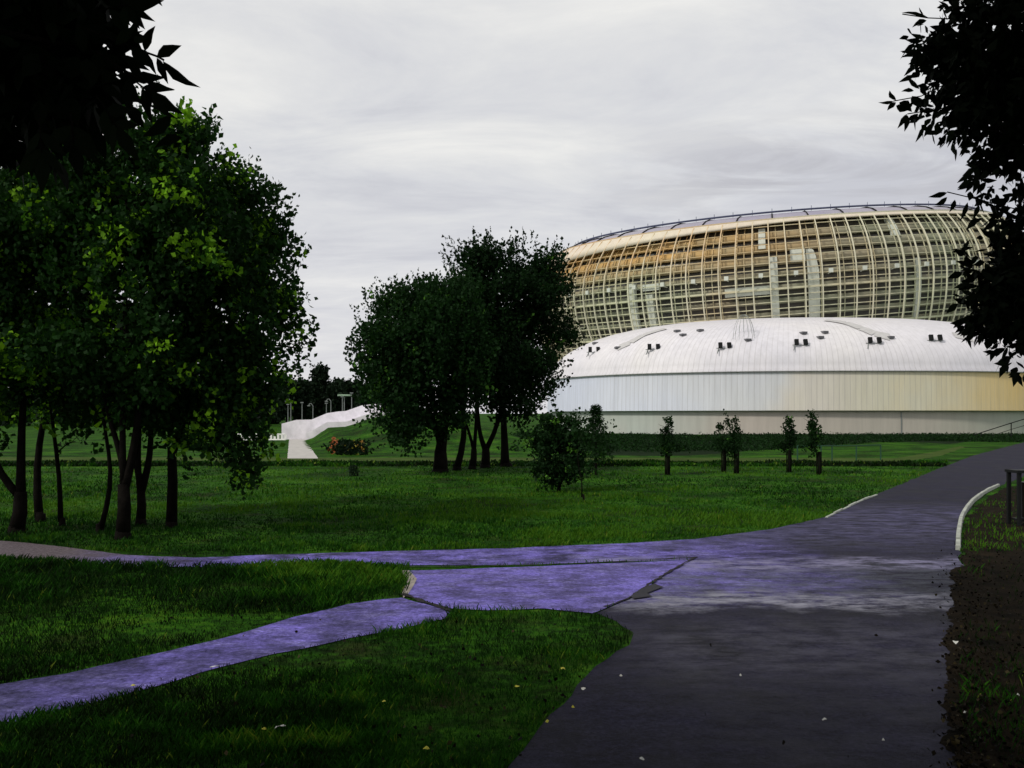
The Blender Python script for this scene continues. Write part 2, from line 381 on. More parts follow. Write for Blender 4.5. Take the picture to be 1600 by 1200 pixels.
# ------------------------------------------------------------------ foliage generators
def leaves(rng, shoots, dirs, per, L, Wd, slen, spread, tone, droop=.25, k=4):
    """shoots (n,3) base points; dirs (n,3) twig directions"""
    n = len(shoots); t = rng.uniform(0, 1, (n, per)); base = shoots[:, None]+dirs[:, None]*(t*slen)[..., None]
    base = base+rng.normal(0, 1, (n, per, 3))*(spread*(1-.55*t))[..., None]
    d = rng.normal(0, 1, (n, per, 3))+dirs[:, None]*.9; d[..., 2] -= droop; d /= np.linalg.norm(d, axis=-1, keepdims=True)
    r = rng.normal(0, 1, (n, per, 3)); r[..., 2] *= .6; s = np.cross(d, r); s /= np.linalg.norm(s, axis=-1, keepdims=True)+1e-9
    nn_ = np.cross(s, d); l = (L*rng.uniform(.6, 1.25, (n, per)))[..., None]; wv = l*Wd
    if k == 4:
        q = [base, base+d*l*.5+s*wv+nn_*l*.12, base+d*l, base+d*l*.5-s*wv+nn_*l*.12]
    else:   # lance-shaped leaflet, 8 corners, sickle bend in its own plane
        bend = rng.uniform(-.25, .25, (n, per))[..., None]
        def st(u, wf): return base+d*l*u+s*l*bend*u*u, s*wv*wf
        a1, b1 = st(.18, .62); a2, b2 = st(.42, 1.0); a3, b3 = st(.72, .55); tip, _ = st(1.0, 0)
        q = [base, a1+b1, a2+b2, a3+b3, tip, a3-b3, a2-b2, a1-b1]
    V = np.stack(q, 2).reshape(-1, 3)
    tt = np.clip(np.repeat(tone[:, None], per, 1)+rng.normal(0, .07, (n, per)), 0, 1).ravel()
    return V, tt
def crown(name, blobs, dens, rng, parent, material, L=.13, Wd=.38, per=16, slen=.5, spread=.12, up=.7, bright=.04, lo=.15, k=4, core=.3, zmin=.35, droop=.25, spires=0, extra=None, clump=0):
    """blobs: (centre Vector, (rx, ry, rz), weight)"""
    VV = []; TT = []; C_ = np.array([list(b_[0]) for b_ in blobs]); Rr = np.array([b_[1] for b_ in blobs])
    if extra is not None: VV.append(np.asarray(extra)); TT.append(rng.uniform(0, 1, len(extra)//k))
    for c_, r_, wt in blobs:
        r_ = np.array(r_); area = (r_[0]*r_[1]*r_[2])**(2/3); n = int(dens*area*wt)
        d = rng.normal(0, 1, (n, 3)); d /= np.linalg.norm(d, axis=1, keepdims=True)
        rad = np.where(rng.uniform(0, 1, n) < core, rng.uniform(.2, .8, n), rng.uniform(.76, .99, n))
        lump = 1+.13*np.sin(d[:, 0]*5+c_[0])*np.sin(d[:, 1]*4+c_[1]*2)+.10*np.sin(d[:, 2]*9+d[:, 0]*7+c_[2])+.05*np.sin(d[:, 0]*17+d[:, 2]*13)
        p = np.array(c_)+d*r_*(rad*lump)[:, None]
        if clump:       # gather the shoots into leafy boughs with air between them
            nc = max(6, int(area/clump**2*3.2)); cdir = rng.normal(0, 1, (nc, 3)); cdir /= np.linalg.norm(cdir, axis=1, keepdims=True)
            cc = np.array(c_)+cdir*r_*(rng.uniform(.55, 1.0, nc)*(1+.12*np.sin(cdir[:, 0]*5+c_[0])))[:, None]
            who = rng.integers(0, nc, n); inn = rad < .5
            off = rng.normal(0, 1, (n, 3)); off /= np.linalg.norm(off, axis=1, keepdims=True); off *= (rng.uniform(.5, 1., n)*clump)[:, None]; off[:, 2] *= .62
            p = np.where(inn[:, None], p, cc[who]+off); ctone = rng.uniform(0, 1, nc)[who]
        keep = p[:, 2] > zmin
        if clump: ctone = ctone[keep]
        dn = d+np.array([0, 0, up])+rng.normal(0, .3, (n, 3)); dn /= np.linalg.norm(dn, axis=1, keepdims=True)
        p, dn, rad = p[keep], dn[keep], rad[keep]
        if spires:      # long upright shoots breaking the outline
            n3 = int(len(p)*spires); d3 = rng.normal(0, 1, (n3, 3)); d3[:, 2] = np.abs(d3[:, 2])*.9; d3 /= np.linalg.norm(d3, axis=1, keepdims=True)
            p3 = np.array(c_)+d3*r_*.93; u3 = d3*.55+np.array([0, 0, 1.1])+rng.normal(0, .12, (n3, 3)); u3 /= np.linalg.norm(u3, axis=1, keepdims=True)
            u3 = u3*rng.uniform(1.0, 2.1, (n3, 1)); V_, t_ = leaves(rng, p3, u3, int(per*1.3), L*.85, Wd*.8, slen, spread*.32, lo+.2*rng.uniform(0, 1, n3), .0, k); VV.append(V_); TT.append(t_)
        # patchy holes
        h = np.sin(p[:, 0]*2.3+p[:, 2]*1.7)*np.sin(p[:, 1]*1.9+p[:, 2]*2.9+1)*np.sin(p[:, 0]*1.1-p[:, 2]*3.1)
        keep = h < rng.uniform(.25, 1., len(p)); p, dn = p[keep], dn[keep]
        if clump: ctone = ctone[keep]
        patch = .5+.5*np.sin(p[:, 0]*3.1/max(.3, L*7)+1.3*c_[0])*np.sin(p[:, 2]*2.7/max(.3, L*7)+p[:, 1]*.9)
        if clump: patch = .35*patch+.65*ctone
        tone = lo+.38*patch*rng.uniform(.3, 1.1, len(p)); tone = np.where(rng.uniform(0, 1, len(p)) < bright*(.1+3.2*patch**4), rng.uniform(.82, 1., len(p)), tone)  # bright share paints sunlit highlights into the leaf tone
        V_, t_ = leaves(rng, p, dn, per, L, Wd, slen, spread, tone, droop, k); VV.append(V_); TT.append(t_)
    me = np_mesh(name, np.concatenate(VV), k, np.concatenate(TT))
    return link(name, me, material, parent)
def limb(mb, a, b_, r0, r1, rng, n=6, wob=.06, sag=.0):
    a, b_ = Vector(a), Vector(b_); L = (b_-a).length; pts = []; rad = []
    o1 = Vector(rng.normal(0, 1, 3))*L*wob; o2 = Vector(rng.normal(0, 1, 3))*L*wob*.5
    for i in range(n+1):
        t = i/n; p = a.lerp(b_, t)+o1*sin(pi*t)+o2*sin(2*pi*t); p.z += L*sag*sin(pi*t)
        pts.append(p); rad.append(r0+(r1-r0)*t**.8)
    mb.tube(pts, rad, 8 if r0 > .03 else 5); return pts
def tree(name, base, label, stems, blobs, dens, seed, lm, bm=None, cat='tree', group=None, r=.12, twigs=5, fork=.8, **kw):
    """stems: list of (top point, radius) rising from base; blobs as crown()"""
    rng = np.random.default_rng(seed); root = empty(name, base, label, cat, group)
    mb = MB(); b0 = Vector(base); tops = []
    mb.tube([b0+Vector((0, 0, -.15)), b0+Vector((0, 0, .02)), b0+Vector((0, 0, .18))], [r*1.5, r*1.25, r*1.05], 10)
    fk = b0+Vector((rng.normal(0, .04), 0, fork if len(stems) > 1 else .1))
    mb.tube([b0+Vector((0, 0, .1)), b0.lerp(fk, .6)+Vector((.02, 0, 0)), fk+Vector((0, 0, .12))], [r*1.1, r*.98, r*.85], 10)
    for k, (tp, rr) in enumerate(stems):
        pts = limb(mb, fk, tp, rr if len(stems) > 1 else r, rr*.35, rng, 9, .035); tops.append(pts)
    for c_, r_, wt in blobs:
        c_ = Vector(c_); st = min(tops, key=lambda P: (P[-1]-c_).length)
        cand = [p for p in st if p.z < c_.z+.1] or st
        s0 = min(cand[len(cand)//3:], key=lambda p: (p-c_).length)
        ends = limb(mb, s0, c_, r*.34, r*.14, rng, 6, .06, .04)
        for j in range(twigs):
            d = Vector(rng.normal(0, 1, 3)).normalized(); d.z = abs(d.z)*.8-.1
            e = c_+Vector((d.x*r_[0]*.85, d.y*r_[1]*.85, d.z*r_[2]*.85))
            limb(mb, ends[3+j % 3], e, r*.13, r*.03, rng, 5, .07)
    mb.build('trunk', bm or M_bark, root, True)
    crown('crown', blobs, dens, rng, root, lm, **kw); return root
def B(px, py, Y, rx, ry, wt=1., dy=.8):
    """blob from photo measurements at distance Y; radii become metres"""
    s = Y/F; return (at(px, py, Y), (rx*s, (rx+ry)/2*s*dy, ry*s), wt)

# ------------------------------------------------------------------ left group of maples
G = 'maples in the grove on the left'
K = dict(L=.13, Wd=.40, per=14, slen=.42, spread=.11, up=.8, bright=.34, spires=.12, clump=.48)
def LT(px, py): return gp(px, py)
b_ = LT(192, 842)
tree('maple_tree', b_, 'forked maple with the thickest trunk in the left grove, tallest crown', [(at(160, 600, 17.5), .085), (at(225, 560, 17.2), .10), (at(205, 330, 17.5), .07)],
     [B(215, 315, 17.8, 120, 130), B(150, 300, 18.2, 80, 75), B(190, 500, 17.2, 120, 120), B(275, 250, 17.9, 52, 66, .8), B(300, 420, 17.6, 80, 90), B(190, 620, 17.4, 80, 60, .8)], 270, 1, M_leaf, r=.13, fork=.95, group=G, **K)
b_ = LT(268, 825)
tree('maple_tree', b_, 'single-trunk maple at the right edge of the left grove, branches sweeping low', [(at(300, 500, 19), .09), (at(350, 420, 19.3), .06)],
     [B(370, 385, 19.2, 72, 100), B(408, 410, 19.5, 48, 92, .9), B(360, 500, 18.6, 95, 90), B(400, 590, 18.8, 62, 60), B(330, 620, 18.4, 85, 65), B(350, 700, 18.2, 66, 50, .7), B(385, 735, 18.3, 32, 34, .6), B(472, 545, 19.6, 24, 42, .32), B(300, 690, 18, 50, 34, .6)], 270, 2, M_leaf, r=.11, fork=1.6, group=G, **K)
b_ = LT(26, 835)
tree('maple_tree', b_, 'forked maple leaning left at the left edge of the grove, sunlit leaves', [(at(-40, 560, 17.8), .09), (at(52, 540, 18.4), .10)],
     [B(-40, 360, 18, 120, 110), B(35, 400, 17.7, 95, 110), B(-30, 540, 17.8, 110, 110), B(50, 560, 18, 75, 80), B(0, 290, 18.6, 90, 60, .8), B(-60, 650, 17.8, 90, 50, .7)], 270, 3, M_leaf, r=.14, fork=.75, group=G, **{**K, 'bright': .7})
b_ = LT(63, 815)
tree('maple_tree', b_, 'straight maple second from the left in the grove', [(at(66, 480, 20.2), .09)],
     [B(80, 400, 20.5, 90, 110), B(90, 290, 20.8, 80, 60), B(60, 560, 20.2, 85, 80), B(110, 620, 20.3, 60, 50)], 240, 4, M_leaf, r=.10, group=G, **K)
b_ = LT(97, 822)
tree('maple_tree', b_, 'slender maple with a thin straight trunk, third from the left', [(at(100, 500, 19.3), .05)],
     [B(105, 520, 19.3, 65, 85), B(120, 640, 19.0, 42, 34, .5), B(118, 690, 19.1, 24, 20, .5)], 220, 5, M_leaf, r=.06, group=G, **K)
b_ = LT(155, 832)
tree('maple_tree', b_, 'thin leaning maple just left of the thick forked trunk', [(at(166, 560, 18.3), .05)],
     [B(160, 560, 18.3, 75, 75), B(150, 650, 18.4, 45, 30, .5)], 220, 6, M_leaf, r=.06, group=G, **K)
b_ = LT(220, 820)
tree('maple_tree', b_, 'maple with a crooked double stem just right of the thick forked trunk', [(at(212, 600, 19.6), .08), (at(236, 580, 19.9), .09), (at(260, 400, 20.2), .06)],
     [B(270, 350, 20.3, 95, 110), B(330, 330, 20.6, 60, 70, .8), B(260, 500, 20, 100, 100), B(250, 630, 19.9, 75, 55)], 240, 7, M_leaf, r=.10, fork=.7, group=G, **K)

# ------------------------------------------------------------------ middle clump
G = 'broad trees in the clump before the arena'
K = dict(L=.17, Wd=.42, per=14, slen=.62, spread=.15, up=1.1, bright=.07, spires=.16, clump=.85)
b_ = gp(688, 738)
tree('broadleaf_tree', b_, 'widest tree of the middle clump, thick trunk on its left side', [(at(690, 560, 37.8), .26), (at(640, 520, 37.5), .14)],
     [B(628, 515, 38, 62, 54), B(680, 522, 37, 76, 74), B(612, 595, 37.8, 56, 72), B(690, 610, 36.8, 90, 75), B(650, 560, 36.4, 80, 90), B(630, 660, 37, 55, 36, .9), B(705, 482, 37.4, 46, 34, .9), B(580, 540, 38.2, 22, 55, .5)], 135, 11, M_leafd, r=.30, group=G, **{**K, 'lo': .22, 'bright': .06})
b_ = gp(714, 735)
tree('broadleaf_tree', b_, 'slim straight tree second from the left in the middle clump', [(at(712, 520, 39), .13)],
     [B(690, 495, 39.5, 44, 36), B(700, 560, 39, 60, 70)], 90, 12, M_leafd, r=.17, group=G, **K)
b_ = gp(738, 733)
tree('broadleaf_tree', b_, 'double-stemmed thin tree in the centre of the middle clump', [(at(728, 580, 40), .08), (at(748, 560, 40), .10)],
     [B(735, 460, 40.5, 46, 40), B(740, 540, 40, 60, 80)], 90, 13, M_leafd, r=.15, group=G, **K)
b_ = gp(758, 731)
tree('broadleaf_tree', b_, 'leaning dark tree with the tallest spiky top of the middle clump', [(at(745, 600, 40.5), .14), (at(790, 440, 41), .13)],
     [B(756, 428, 41, 58, 40), B(822, 436, 41.3, 56, 42), B(735, 418, 41.2, 30, 26), B(790, 500, 40.5, 88, 68), B(858, 480, 41, 38, 56), B(790, 600, 40, 75, 70)], 130, 14, M_leafd, r=.20, group=G, **{**K, 'lo': .02, 'bright': .01})
b_ = gp(791, 729)
tree('broadleaf_tree', b_, 'rightmost tree of the middle clump, sparse side leaves over white wall', [(at(795, 560, 42), .18)],
     [B(830, 540, 42, 60, 70), B(800, 620, 41.5, 60, 45), B(850, 590, 42, 30, 48, .5), B(872, 560, 42.2, 26, 48, .38)], 125, 15, M_leafd, r=.24, group=G, **K)

# shrubs and young trees on the lawn
b_ = gp(873, 768)
tree('shrub', b_, 'dark bushy shrub on a short trunk in front of the arena lawn', [(at(874, 690, 28), .05)], [B(850, 742, 27.8, 26, 24, .9), B(895, 740, 27.9, 28, 26, .9), B(868, 705, 28, 36, 42), B(895, 690, 28.2, 28, 36), B(850, 690, 28.4, 26, 34), B(880, 665, 28.5, 30, 22, .8), B(862, 735, 27.8, 22, 20, .7)], 330, 21, M_leafd, cat='shrub', r=.05, L=.12, per=12, slen=.3, spread=.08, zmin=.15, clump=.3)
b_ = gp(912, 782)
tree('young_tree', b_, 'thin young tree with sparse leaves right of the dark shrub', [(at(908, 680, 25.6), .02)], [B(915, 705, 25.6, 30, 34, .35), B(935, 690, 25.8, 26, 30, .3), B(905, 675, 25.6, 24, 24, .35)], 260, 22, M_leafd, cat='tree', r=.02, twigs=3, L=.10, per=9, slen=.28, spread=.1, zmin=.15)
def spruce(base, top, rad, seed, label, group=None, name='spruce_tree'):
    rng = np.random.default_rng(seed); root = empty(name, base, label, 'tree', group); b0 = Vector(base); H = (top-b0).length
    MB().tube([b0, b0+Vector((0, 0, H))], [H*.02, .006], 7).build('trunk', M_bark, root)
    n = int(260*max(1, H)); t = rng.uniform(.12, 1, n)**.8; lev = np.floor(t*9)/9+.04*rng.uniform(0, 1, n); a = rng.uniform(0, 2*pi, n)
    rr = rad*(1-t)**.8*rng.uniform(.15, 1., n)*(1-.45*((t*9) % 1))
    p = np.stack([b0.x+rr*np.cos(a), b0.y+rr*np.sin(a), b0.z+H*t+rr*.12], 1); d = np.stack([np.cos(a), np.sin(a), -.1+.5*t], 1)
    V_, tt = leaves(rng, p, d/np.linalg.norm(d, axis=1, keepdims=True), 5, .12, .16, .15, .03, rng.uniform(.05, .6, n))
    link('crown', np_mesh('crown', V_, 4, tt), M_leafd, root)
spruce(gp(931, 742), at(928, 636, 36.2), .95, 31, 'young spruce rising above the shrubs against the white arena base')
G = 'staked young trees on the far lawn'
for i, (px, ty, by, lab, wd, lean) in enumerate([
        (1043, 656, 742, 'wrapped sapling standing alone, leftmost of the staked row', 11, 0), (1131, 656, 738, 'straight sapling, left one of the close pair on the lawn', 8, 0),
        (1151, 659, 740, 'sapling with a side twig, right one of the close pair', 8, -3), (1233, 652, 738, 'sapling with low side branches left of the green railing', 9, 0),
        (1280, 646, 742, 'tallest sapling with a bent top, nearest the green railing', 9, -14)]):
    b_ = gp(px, by); Y = b_.y; s = Y/F; rng = np.random.default_rng(50+i); root = empty('sapling', b_, lab, 'tree', G)
    tp = at(px+lean, ty, Y); mb = MB(); limb(mb, b_, tp, .035, .008, rng, 8, .02)
    for k in range(7):
        t = .35+.08*k; p = b_.lerp(tp, t); a = rng.uniform(0, 2*pi); limb(mb, p, p+Vector((cos(a)*wd*s*1.5, sin(a)*.3, .22)), .012, .004, rng, 4, .06)
    mb.build('trunk', M_bark, root, True)
    bl = [(b_.lerp(tp, t)+Vector((rng.normal(0, .09), rng.normal(0, .08), 0)), (wd*s*q*rng.uniform(.45, .95), wd*s*q, rng.uniform(.2, .36)), 1.) for t, q in ((.40, .55), (.5, .75), (.62, .9), (.74, .8), (.86, .55), (.97, .25))]
    bl += [(b_.lerp(tp, .45)+Vector((wd*s*rng.choice([-1.9, 1.9]), 0, .05)), (.22, .2, .12), .8)]
    crown('crown', bl, 900, rng, root, M_leafd, L=.10, per=8, slen=.2, spread=.05, up=1.2, bright=.02, zmin=.2)
    g = MB()
    for k in range(3):
        a = 2*pi*k/3+.4; g.tube([b_+Vector((cos(a)*.11, sin(a)*.11, -.1)), b_+Vector((cos(a)*.11, sin(a)*.11, .95))], .018, 6)
    g.build('stake', M_wood, root)
    gv = MB(); gv.tube([b_+Vector((0, 0, .02)), b_+Vector((0, 0, .5)), b_+Vector((0, 0, .95))], [.085, .07, .08], 12); gv.build('trunk_guard', mat('brown_burlap', (.008, .011, .006), .95, .5, 9, .6, 40, spec=.03), root, True)
b_ = gp(553, 744); rng = np.random.default_rng(77); root = empty('plant', b_, 'small dark round plant alone on the mid lawn', 'plant')
crown('foliage', [(b_+Vector((0, 0, .2)), (.17, .17, .2), 1.)], 2600, rng, root, M_conif, L=.07, per=5, slen=.06, spread=.03, zmin=.02)
MB().tube([b_, b_+Vector((0, 0, .2))], [.02, .01], 6).build('stem', M_bark, root)

# ------------------------------------------------------------------ near overhanging trees
def near_twig(mb_pts, rng, a, d, n, L, Wd, spacing):
    """pinnate leaf: rachis from a along d with n pairs; returns leaflets"""
    V = []; a = Vector(a); d = Vector(d).normalized(); side = d.cross(Vector((rng.normal(0, .25), 1, rng.normal(0, .25)))).normalized(); mb_pts.tube([a, a+d*spacing*n*.5+Vector((0, 0, .004)), a+d*spacing*(n+.3)], .0022, 5)
    def leaf(b0, dd, l):
        dd = dd.normalized(); s = dd.cross(Vector((rng.normal(0, .3), 1, rng.normal(0, .3)))).normalized(); bend = rng.uniform(-.2, .2)
        st = lambda u, wf: (b0+dd*l*u+s*l*bend*u*u, s*l*Wd*wf)
        a1, b1 = st(.16, .60); a2, b2 = st(.40, 1.0); a3, b3 = st(.70, .52); tip, _ = st(1, 0)
        V.extend([b0, a1+b1, a2+b2, a3+b3, tip, a3-b3, a2-b2, a1-b1])
    for k in range(1, n+1):
        p = a+d*spacing*k
        for sg in (-1, 1): leaf(p, d*.75+side*sg*rng.uniform(.6, 1.1)+Vector((0, 0, -.25)), L*rng.uniform(.8, 1.1))
    leaf(a+d*spacing*(n+.3), d+Vector((0, 0, -.2)), L*1.1)
    return V
def placed(rng, lst, Y, wpx):
    """single leaves measured on the photo: base, tip (photo px) at distance Y"""
    V = []
    for x0, y0, x1, y1, *w_ in lst:
        Y0 = Y+rng.uniform(-.04, .04); a = at(x0, y0, Y0); b_ = at(x1, y1, Y0+rng.uniform(-.05, .05)); d = b_-a; l = d.length; d.normalize()
        sd = d.cross(Vector((rng.normal(0, .25), 1, rng.normal(0, .25)))).normalized(); wv = (w_[0] if w_ else wpx)/2/F*Y; bend = rng.uniform(-.12, .12)*l
        st = lambda u, wf: (a+d*l*u+sd*bend*4*u*(1-u), sd*wv*wf)
        a1, b1 = st(.16, .62); a2, b2 = st(.40, 1.0); a3, b3 = st(.70, .55); a4, b4 = st(.88, .16)
        V.extend([a, a1+b1, a2+b2, a3+b3, b_, a3-b3, a2-b2, a1-b1])
    return V
def near_tree(name, label, trunk, blobs, twigs, seed, dens, L, per, slen, main, tw_y, spec, kw2, lst=(), wpx=8, sticks=()):
    rng = np.random.default_rng(seed); root = empty(name, trunk[0], label, 'tree'); mb = MB()
    mb.tube(trunk, [.26, .22, .19, .16, .12, .06][:len(trunk)], 14)
    for c_, r_, wt in main: limb(mb, trunk[-2], c_, .10, .03, rng, 8, .06)
    for c_, r_, wt in blobs: limb(mb, trunk[-3], Vector(c_)+Vector((0, 0, r_[2]*.4)), .035, .006, rng, 8, .03)
    V = []
    for (px, py, dx, dz, n) in twigs:
        a = at(px, py, tw_y+rng.uniform(-.05, .05)); V += near_twig(mb, rng, a, (dx, rng.normal(0, .15), dz), n, *spec)
    V += placed(rng, lst, tw_y, wpx)
    for st_ in sticks: mb.tube([at(x, y, tw_y) for x, y in st_], .0028, 5)
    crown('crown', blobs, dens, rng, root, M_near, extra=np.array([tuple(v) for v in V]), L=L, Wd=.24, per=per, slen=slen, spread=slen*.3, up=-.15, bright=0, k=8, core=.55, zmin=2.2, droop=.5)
    crown('shade_crown', main, kw2, rng, root, M_near, L=.16, Wd=.36, per=14, slen=.5, spread=.18, up=.2, bright=0, core=.5, zmin=3.0)  # unseen overhead foliage, extended and thickened to shade the foreground
    mb.build('trunk', M_bark, root, True)
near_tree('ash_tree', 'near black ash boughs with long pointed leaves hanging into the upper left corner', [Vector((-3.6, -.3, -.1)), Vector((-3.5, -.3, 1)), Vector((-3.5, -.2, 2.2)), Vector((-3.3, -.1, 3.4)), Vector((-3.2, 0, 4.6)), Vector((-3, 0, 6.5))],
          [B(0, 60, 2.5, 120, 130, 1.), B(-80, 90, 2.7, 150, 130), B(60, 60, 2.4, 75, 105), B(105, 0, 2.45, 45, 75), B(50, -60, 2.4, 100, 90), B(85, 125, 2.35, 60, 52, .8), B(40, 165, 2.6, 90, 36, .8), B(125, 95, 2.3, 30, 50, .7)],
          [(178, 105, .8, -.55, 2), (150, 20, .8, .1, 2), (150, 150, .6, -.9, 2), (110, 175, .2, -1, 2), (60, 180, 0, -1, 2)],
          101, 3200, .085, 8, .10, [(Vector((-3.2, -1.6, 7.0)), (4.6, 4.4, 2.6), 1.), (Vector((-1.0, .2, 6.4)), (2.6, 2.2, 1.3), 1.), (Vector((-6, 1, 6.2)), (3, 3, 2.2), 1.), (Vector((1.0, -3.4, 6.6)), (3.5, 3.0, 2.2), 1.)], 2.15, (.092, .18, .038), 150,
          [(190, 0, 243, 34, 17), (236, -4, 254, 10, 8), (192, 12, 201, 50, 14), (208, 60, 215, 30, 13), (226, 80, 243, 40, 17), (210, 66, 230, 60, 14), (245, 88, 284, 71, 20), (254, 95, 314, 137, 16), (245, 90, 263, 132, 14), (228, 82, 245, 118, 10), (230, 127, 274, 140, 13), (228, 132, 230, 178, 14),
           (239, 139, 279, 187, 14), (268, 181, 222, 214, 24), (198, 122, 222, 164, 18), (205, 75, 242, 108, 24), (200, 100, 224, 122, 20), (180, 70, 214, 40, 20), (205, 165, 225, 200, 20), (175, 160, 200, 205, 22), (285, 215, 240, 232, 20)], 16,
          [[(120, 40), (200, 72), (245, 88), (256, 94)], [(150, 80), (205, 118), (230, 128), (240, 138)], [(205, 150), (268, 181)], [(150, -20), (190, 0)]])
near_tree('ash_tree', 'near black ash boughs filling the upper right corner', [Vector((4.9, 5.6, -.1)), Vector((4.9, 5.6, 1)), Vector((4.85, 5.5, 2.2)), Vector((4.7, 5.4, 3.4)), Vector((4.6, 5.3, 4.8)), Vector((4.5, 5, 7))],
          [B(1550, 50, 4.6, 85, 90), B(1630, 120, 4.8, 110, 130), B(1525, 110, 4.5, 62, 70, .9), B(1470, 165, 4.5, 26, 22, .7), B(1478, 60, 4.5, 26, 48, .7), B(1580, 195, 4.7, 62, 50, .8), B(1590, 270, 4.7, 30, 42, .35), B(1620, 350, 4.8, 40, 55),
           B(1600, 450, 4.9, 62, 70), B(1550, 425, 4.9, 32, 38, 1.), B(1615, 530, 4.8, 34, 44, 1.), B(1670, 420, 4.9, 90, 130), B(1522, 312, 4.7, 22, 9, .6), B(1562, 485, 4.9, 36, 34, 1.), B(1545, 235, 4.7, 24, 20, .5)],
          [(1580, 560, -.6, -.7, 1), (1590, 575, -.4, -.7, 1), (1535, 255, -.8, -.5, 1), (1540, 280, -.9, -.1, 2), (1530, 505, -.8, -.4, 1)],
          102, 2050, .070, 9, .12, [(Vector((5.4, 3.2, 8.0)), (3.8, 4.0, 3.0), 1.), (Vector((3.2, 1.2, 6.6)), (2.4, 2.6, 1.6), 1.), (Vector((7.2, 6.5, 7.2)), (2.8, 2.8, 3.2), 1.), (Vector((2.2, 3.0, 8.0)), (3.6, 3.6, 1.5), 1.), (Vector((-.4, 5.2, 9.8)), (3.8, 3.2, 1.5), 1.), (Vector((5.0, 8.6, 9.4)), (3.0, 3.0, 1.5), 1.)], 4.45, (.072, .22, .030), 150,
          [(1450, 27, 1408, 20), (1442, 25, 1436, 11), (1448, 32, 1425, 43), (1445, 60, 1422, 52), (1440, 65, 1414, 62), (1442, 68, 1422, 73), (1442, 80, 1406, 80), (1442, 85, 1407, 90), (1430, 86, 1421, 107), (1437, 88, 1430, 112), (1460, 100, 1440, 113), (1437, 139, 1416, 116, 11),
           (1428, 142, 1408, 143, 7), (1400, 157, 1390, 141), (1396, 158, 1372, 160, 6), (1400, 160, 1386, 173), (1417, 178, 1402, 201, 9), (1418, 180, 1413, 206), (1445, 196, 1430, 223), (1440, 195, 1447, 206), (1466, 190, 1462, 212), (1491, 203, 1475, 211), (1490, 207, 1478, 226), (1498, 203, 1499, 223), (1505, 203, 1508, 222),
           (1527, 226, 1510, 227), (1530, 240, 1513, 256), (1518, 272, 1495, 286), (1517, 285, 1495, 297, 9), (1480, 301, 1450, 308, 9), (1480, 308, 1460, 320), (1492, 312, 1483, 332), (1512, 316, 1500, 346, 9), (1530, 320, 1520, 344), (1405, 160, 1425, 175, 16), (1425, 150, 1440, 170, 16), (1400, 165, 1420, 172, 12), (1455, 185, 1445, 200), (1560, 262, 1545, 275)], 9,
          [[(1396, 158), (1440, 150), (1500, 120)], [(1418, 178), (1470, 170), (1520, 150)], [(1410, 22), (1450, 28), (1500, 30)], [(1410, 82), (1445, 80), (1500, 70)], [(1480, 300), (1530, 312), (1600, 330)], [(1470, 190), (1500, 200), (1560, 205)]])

# ------------------------------------------------------------------ far tree belt
rngF = np.random.default_rng(9); G = 'trees in the dark belt behind the park'
K = dict(L=.75, Wd=.45, per=7, slen=1.2, spread=.45, up=1.0, bright=0, zmin=-1)
tree('tall_tree', (at(500, 650, 205).x, 205, 0), 'tallest pointed tree in the distant dark belt', [(at(500, 590, 205), .3)], [B(500, 600, 205, 9, 22), B(497, 625, 205, 17, 25), B(501, 585, 205, 6, 9)], 40, 60, M_conif, r=.5, group=G, **K)
seen = [(466, 598, 13), (483, 605, 12), (518, 605, 12), (536, 600, 13), (525, 598, 8)]
more = [(x+rngF.uniform(-6, 6), 606+rngF.uniform(-10, 8), 14) for x in range(-60, 455, 27)]+[(x, 604+rngF.uniform(-7, 7), 15) for x in (556, 580, 606)]
for i, (px, ty, wd) in enumerate(seen+more):
    Y = 205+rngF.uniform(-12, 25); s = Y/F
    tree('distant_tree', (at(px, 650, Y).x, Y, .2), 'dark rounded tree in the distant belt under the horizon sky', [(at(px, ty+12, Y), .25)],
         [B(px, ty+20, Y, wd, 20), B(px+4, ty+9, Y, wd*.6, 10, .9), B(px-3, ty+36, Y, wd*1.15, 20)], 34, 200+i, M_conif, r=.4, twigs=2, group=G, **K)

# ------------------------------------------------------------------ upper arena: latticed ellipsoid shell
AP = dict(cx=52.742, cy=177.45, cz=27.638, a=50.983, b=42.738, phi=.583, Hu=21.425, Hd=30.695, tx=.076, ty=.089, ht=9.335)
def surf(t, h, k=1.0, dz=0.0):
    A = AP; H = A['Hu'] if h > 0 else A['Hd']; s = math.sqrt(max(.001, 1-(h/H)**2))*k
    u = A['a']*s*cos(t); v = A['b']*s*sin(t); x = u*cos(A['phi'])-v*sin(A['phi']); y = u*sin(A['phi'])+v*cos(A['phi'])
    return Vector((A['cx']+x-A['tx']*h, A['cy']+y-A['ty']*h, A['cz']+h+A['tx']*x+A['ty']*y+dz))
def t_of(px, h, k=1.0):
    best = min((abs(800+F*surf(t, h, k).x/surf(t, h, k).y-px)+(50 if surf(t, h, k).y > AP['cy']+6 else 0), t) for t in [2.4+i*.004 for i in range(950)])
    return best[1]
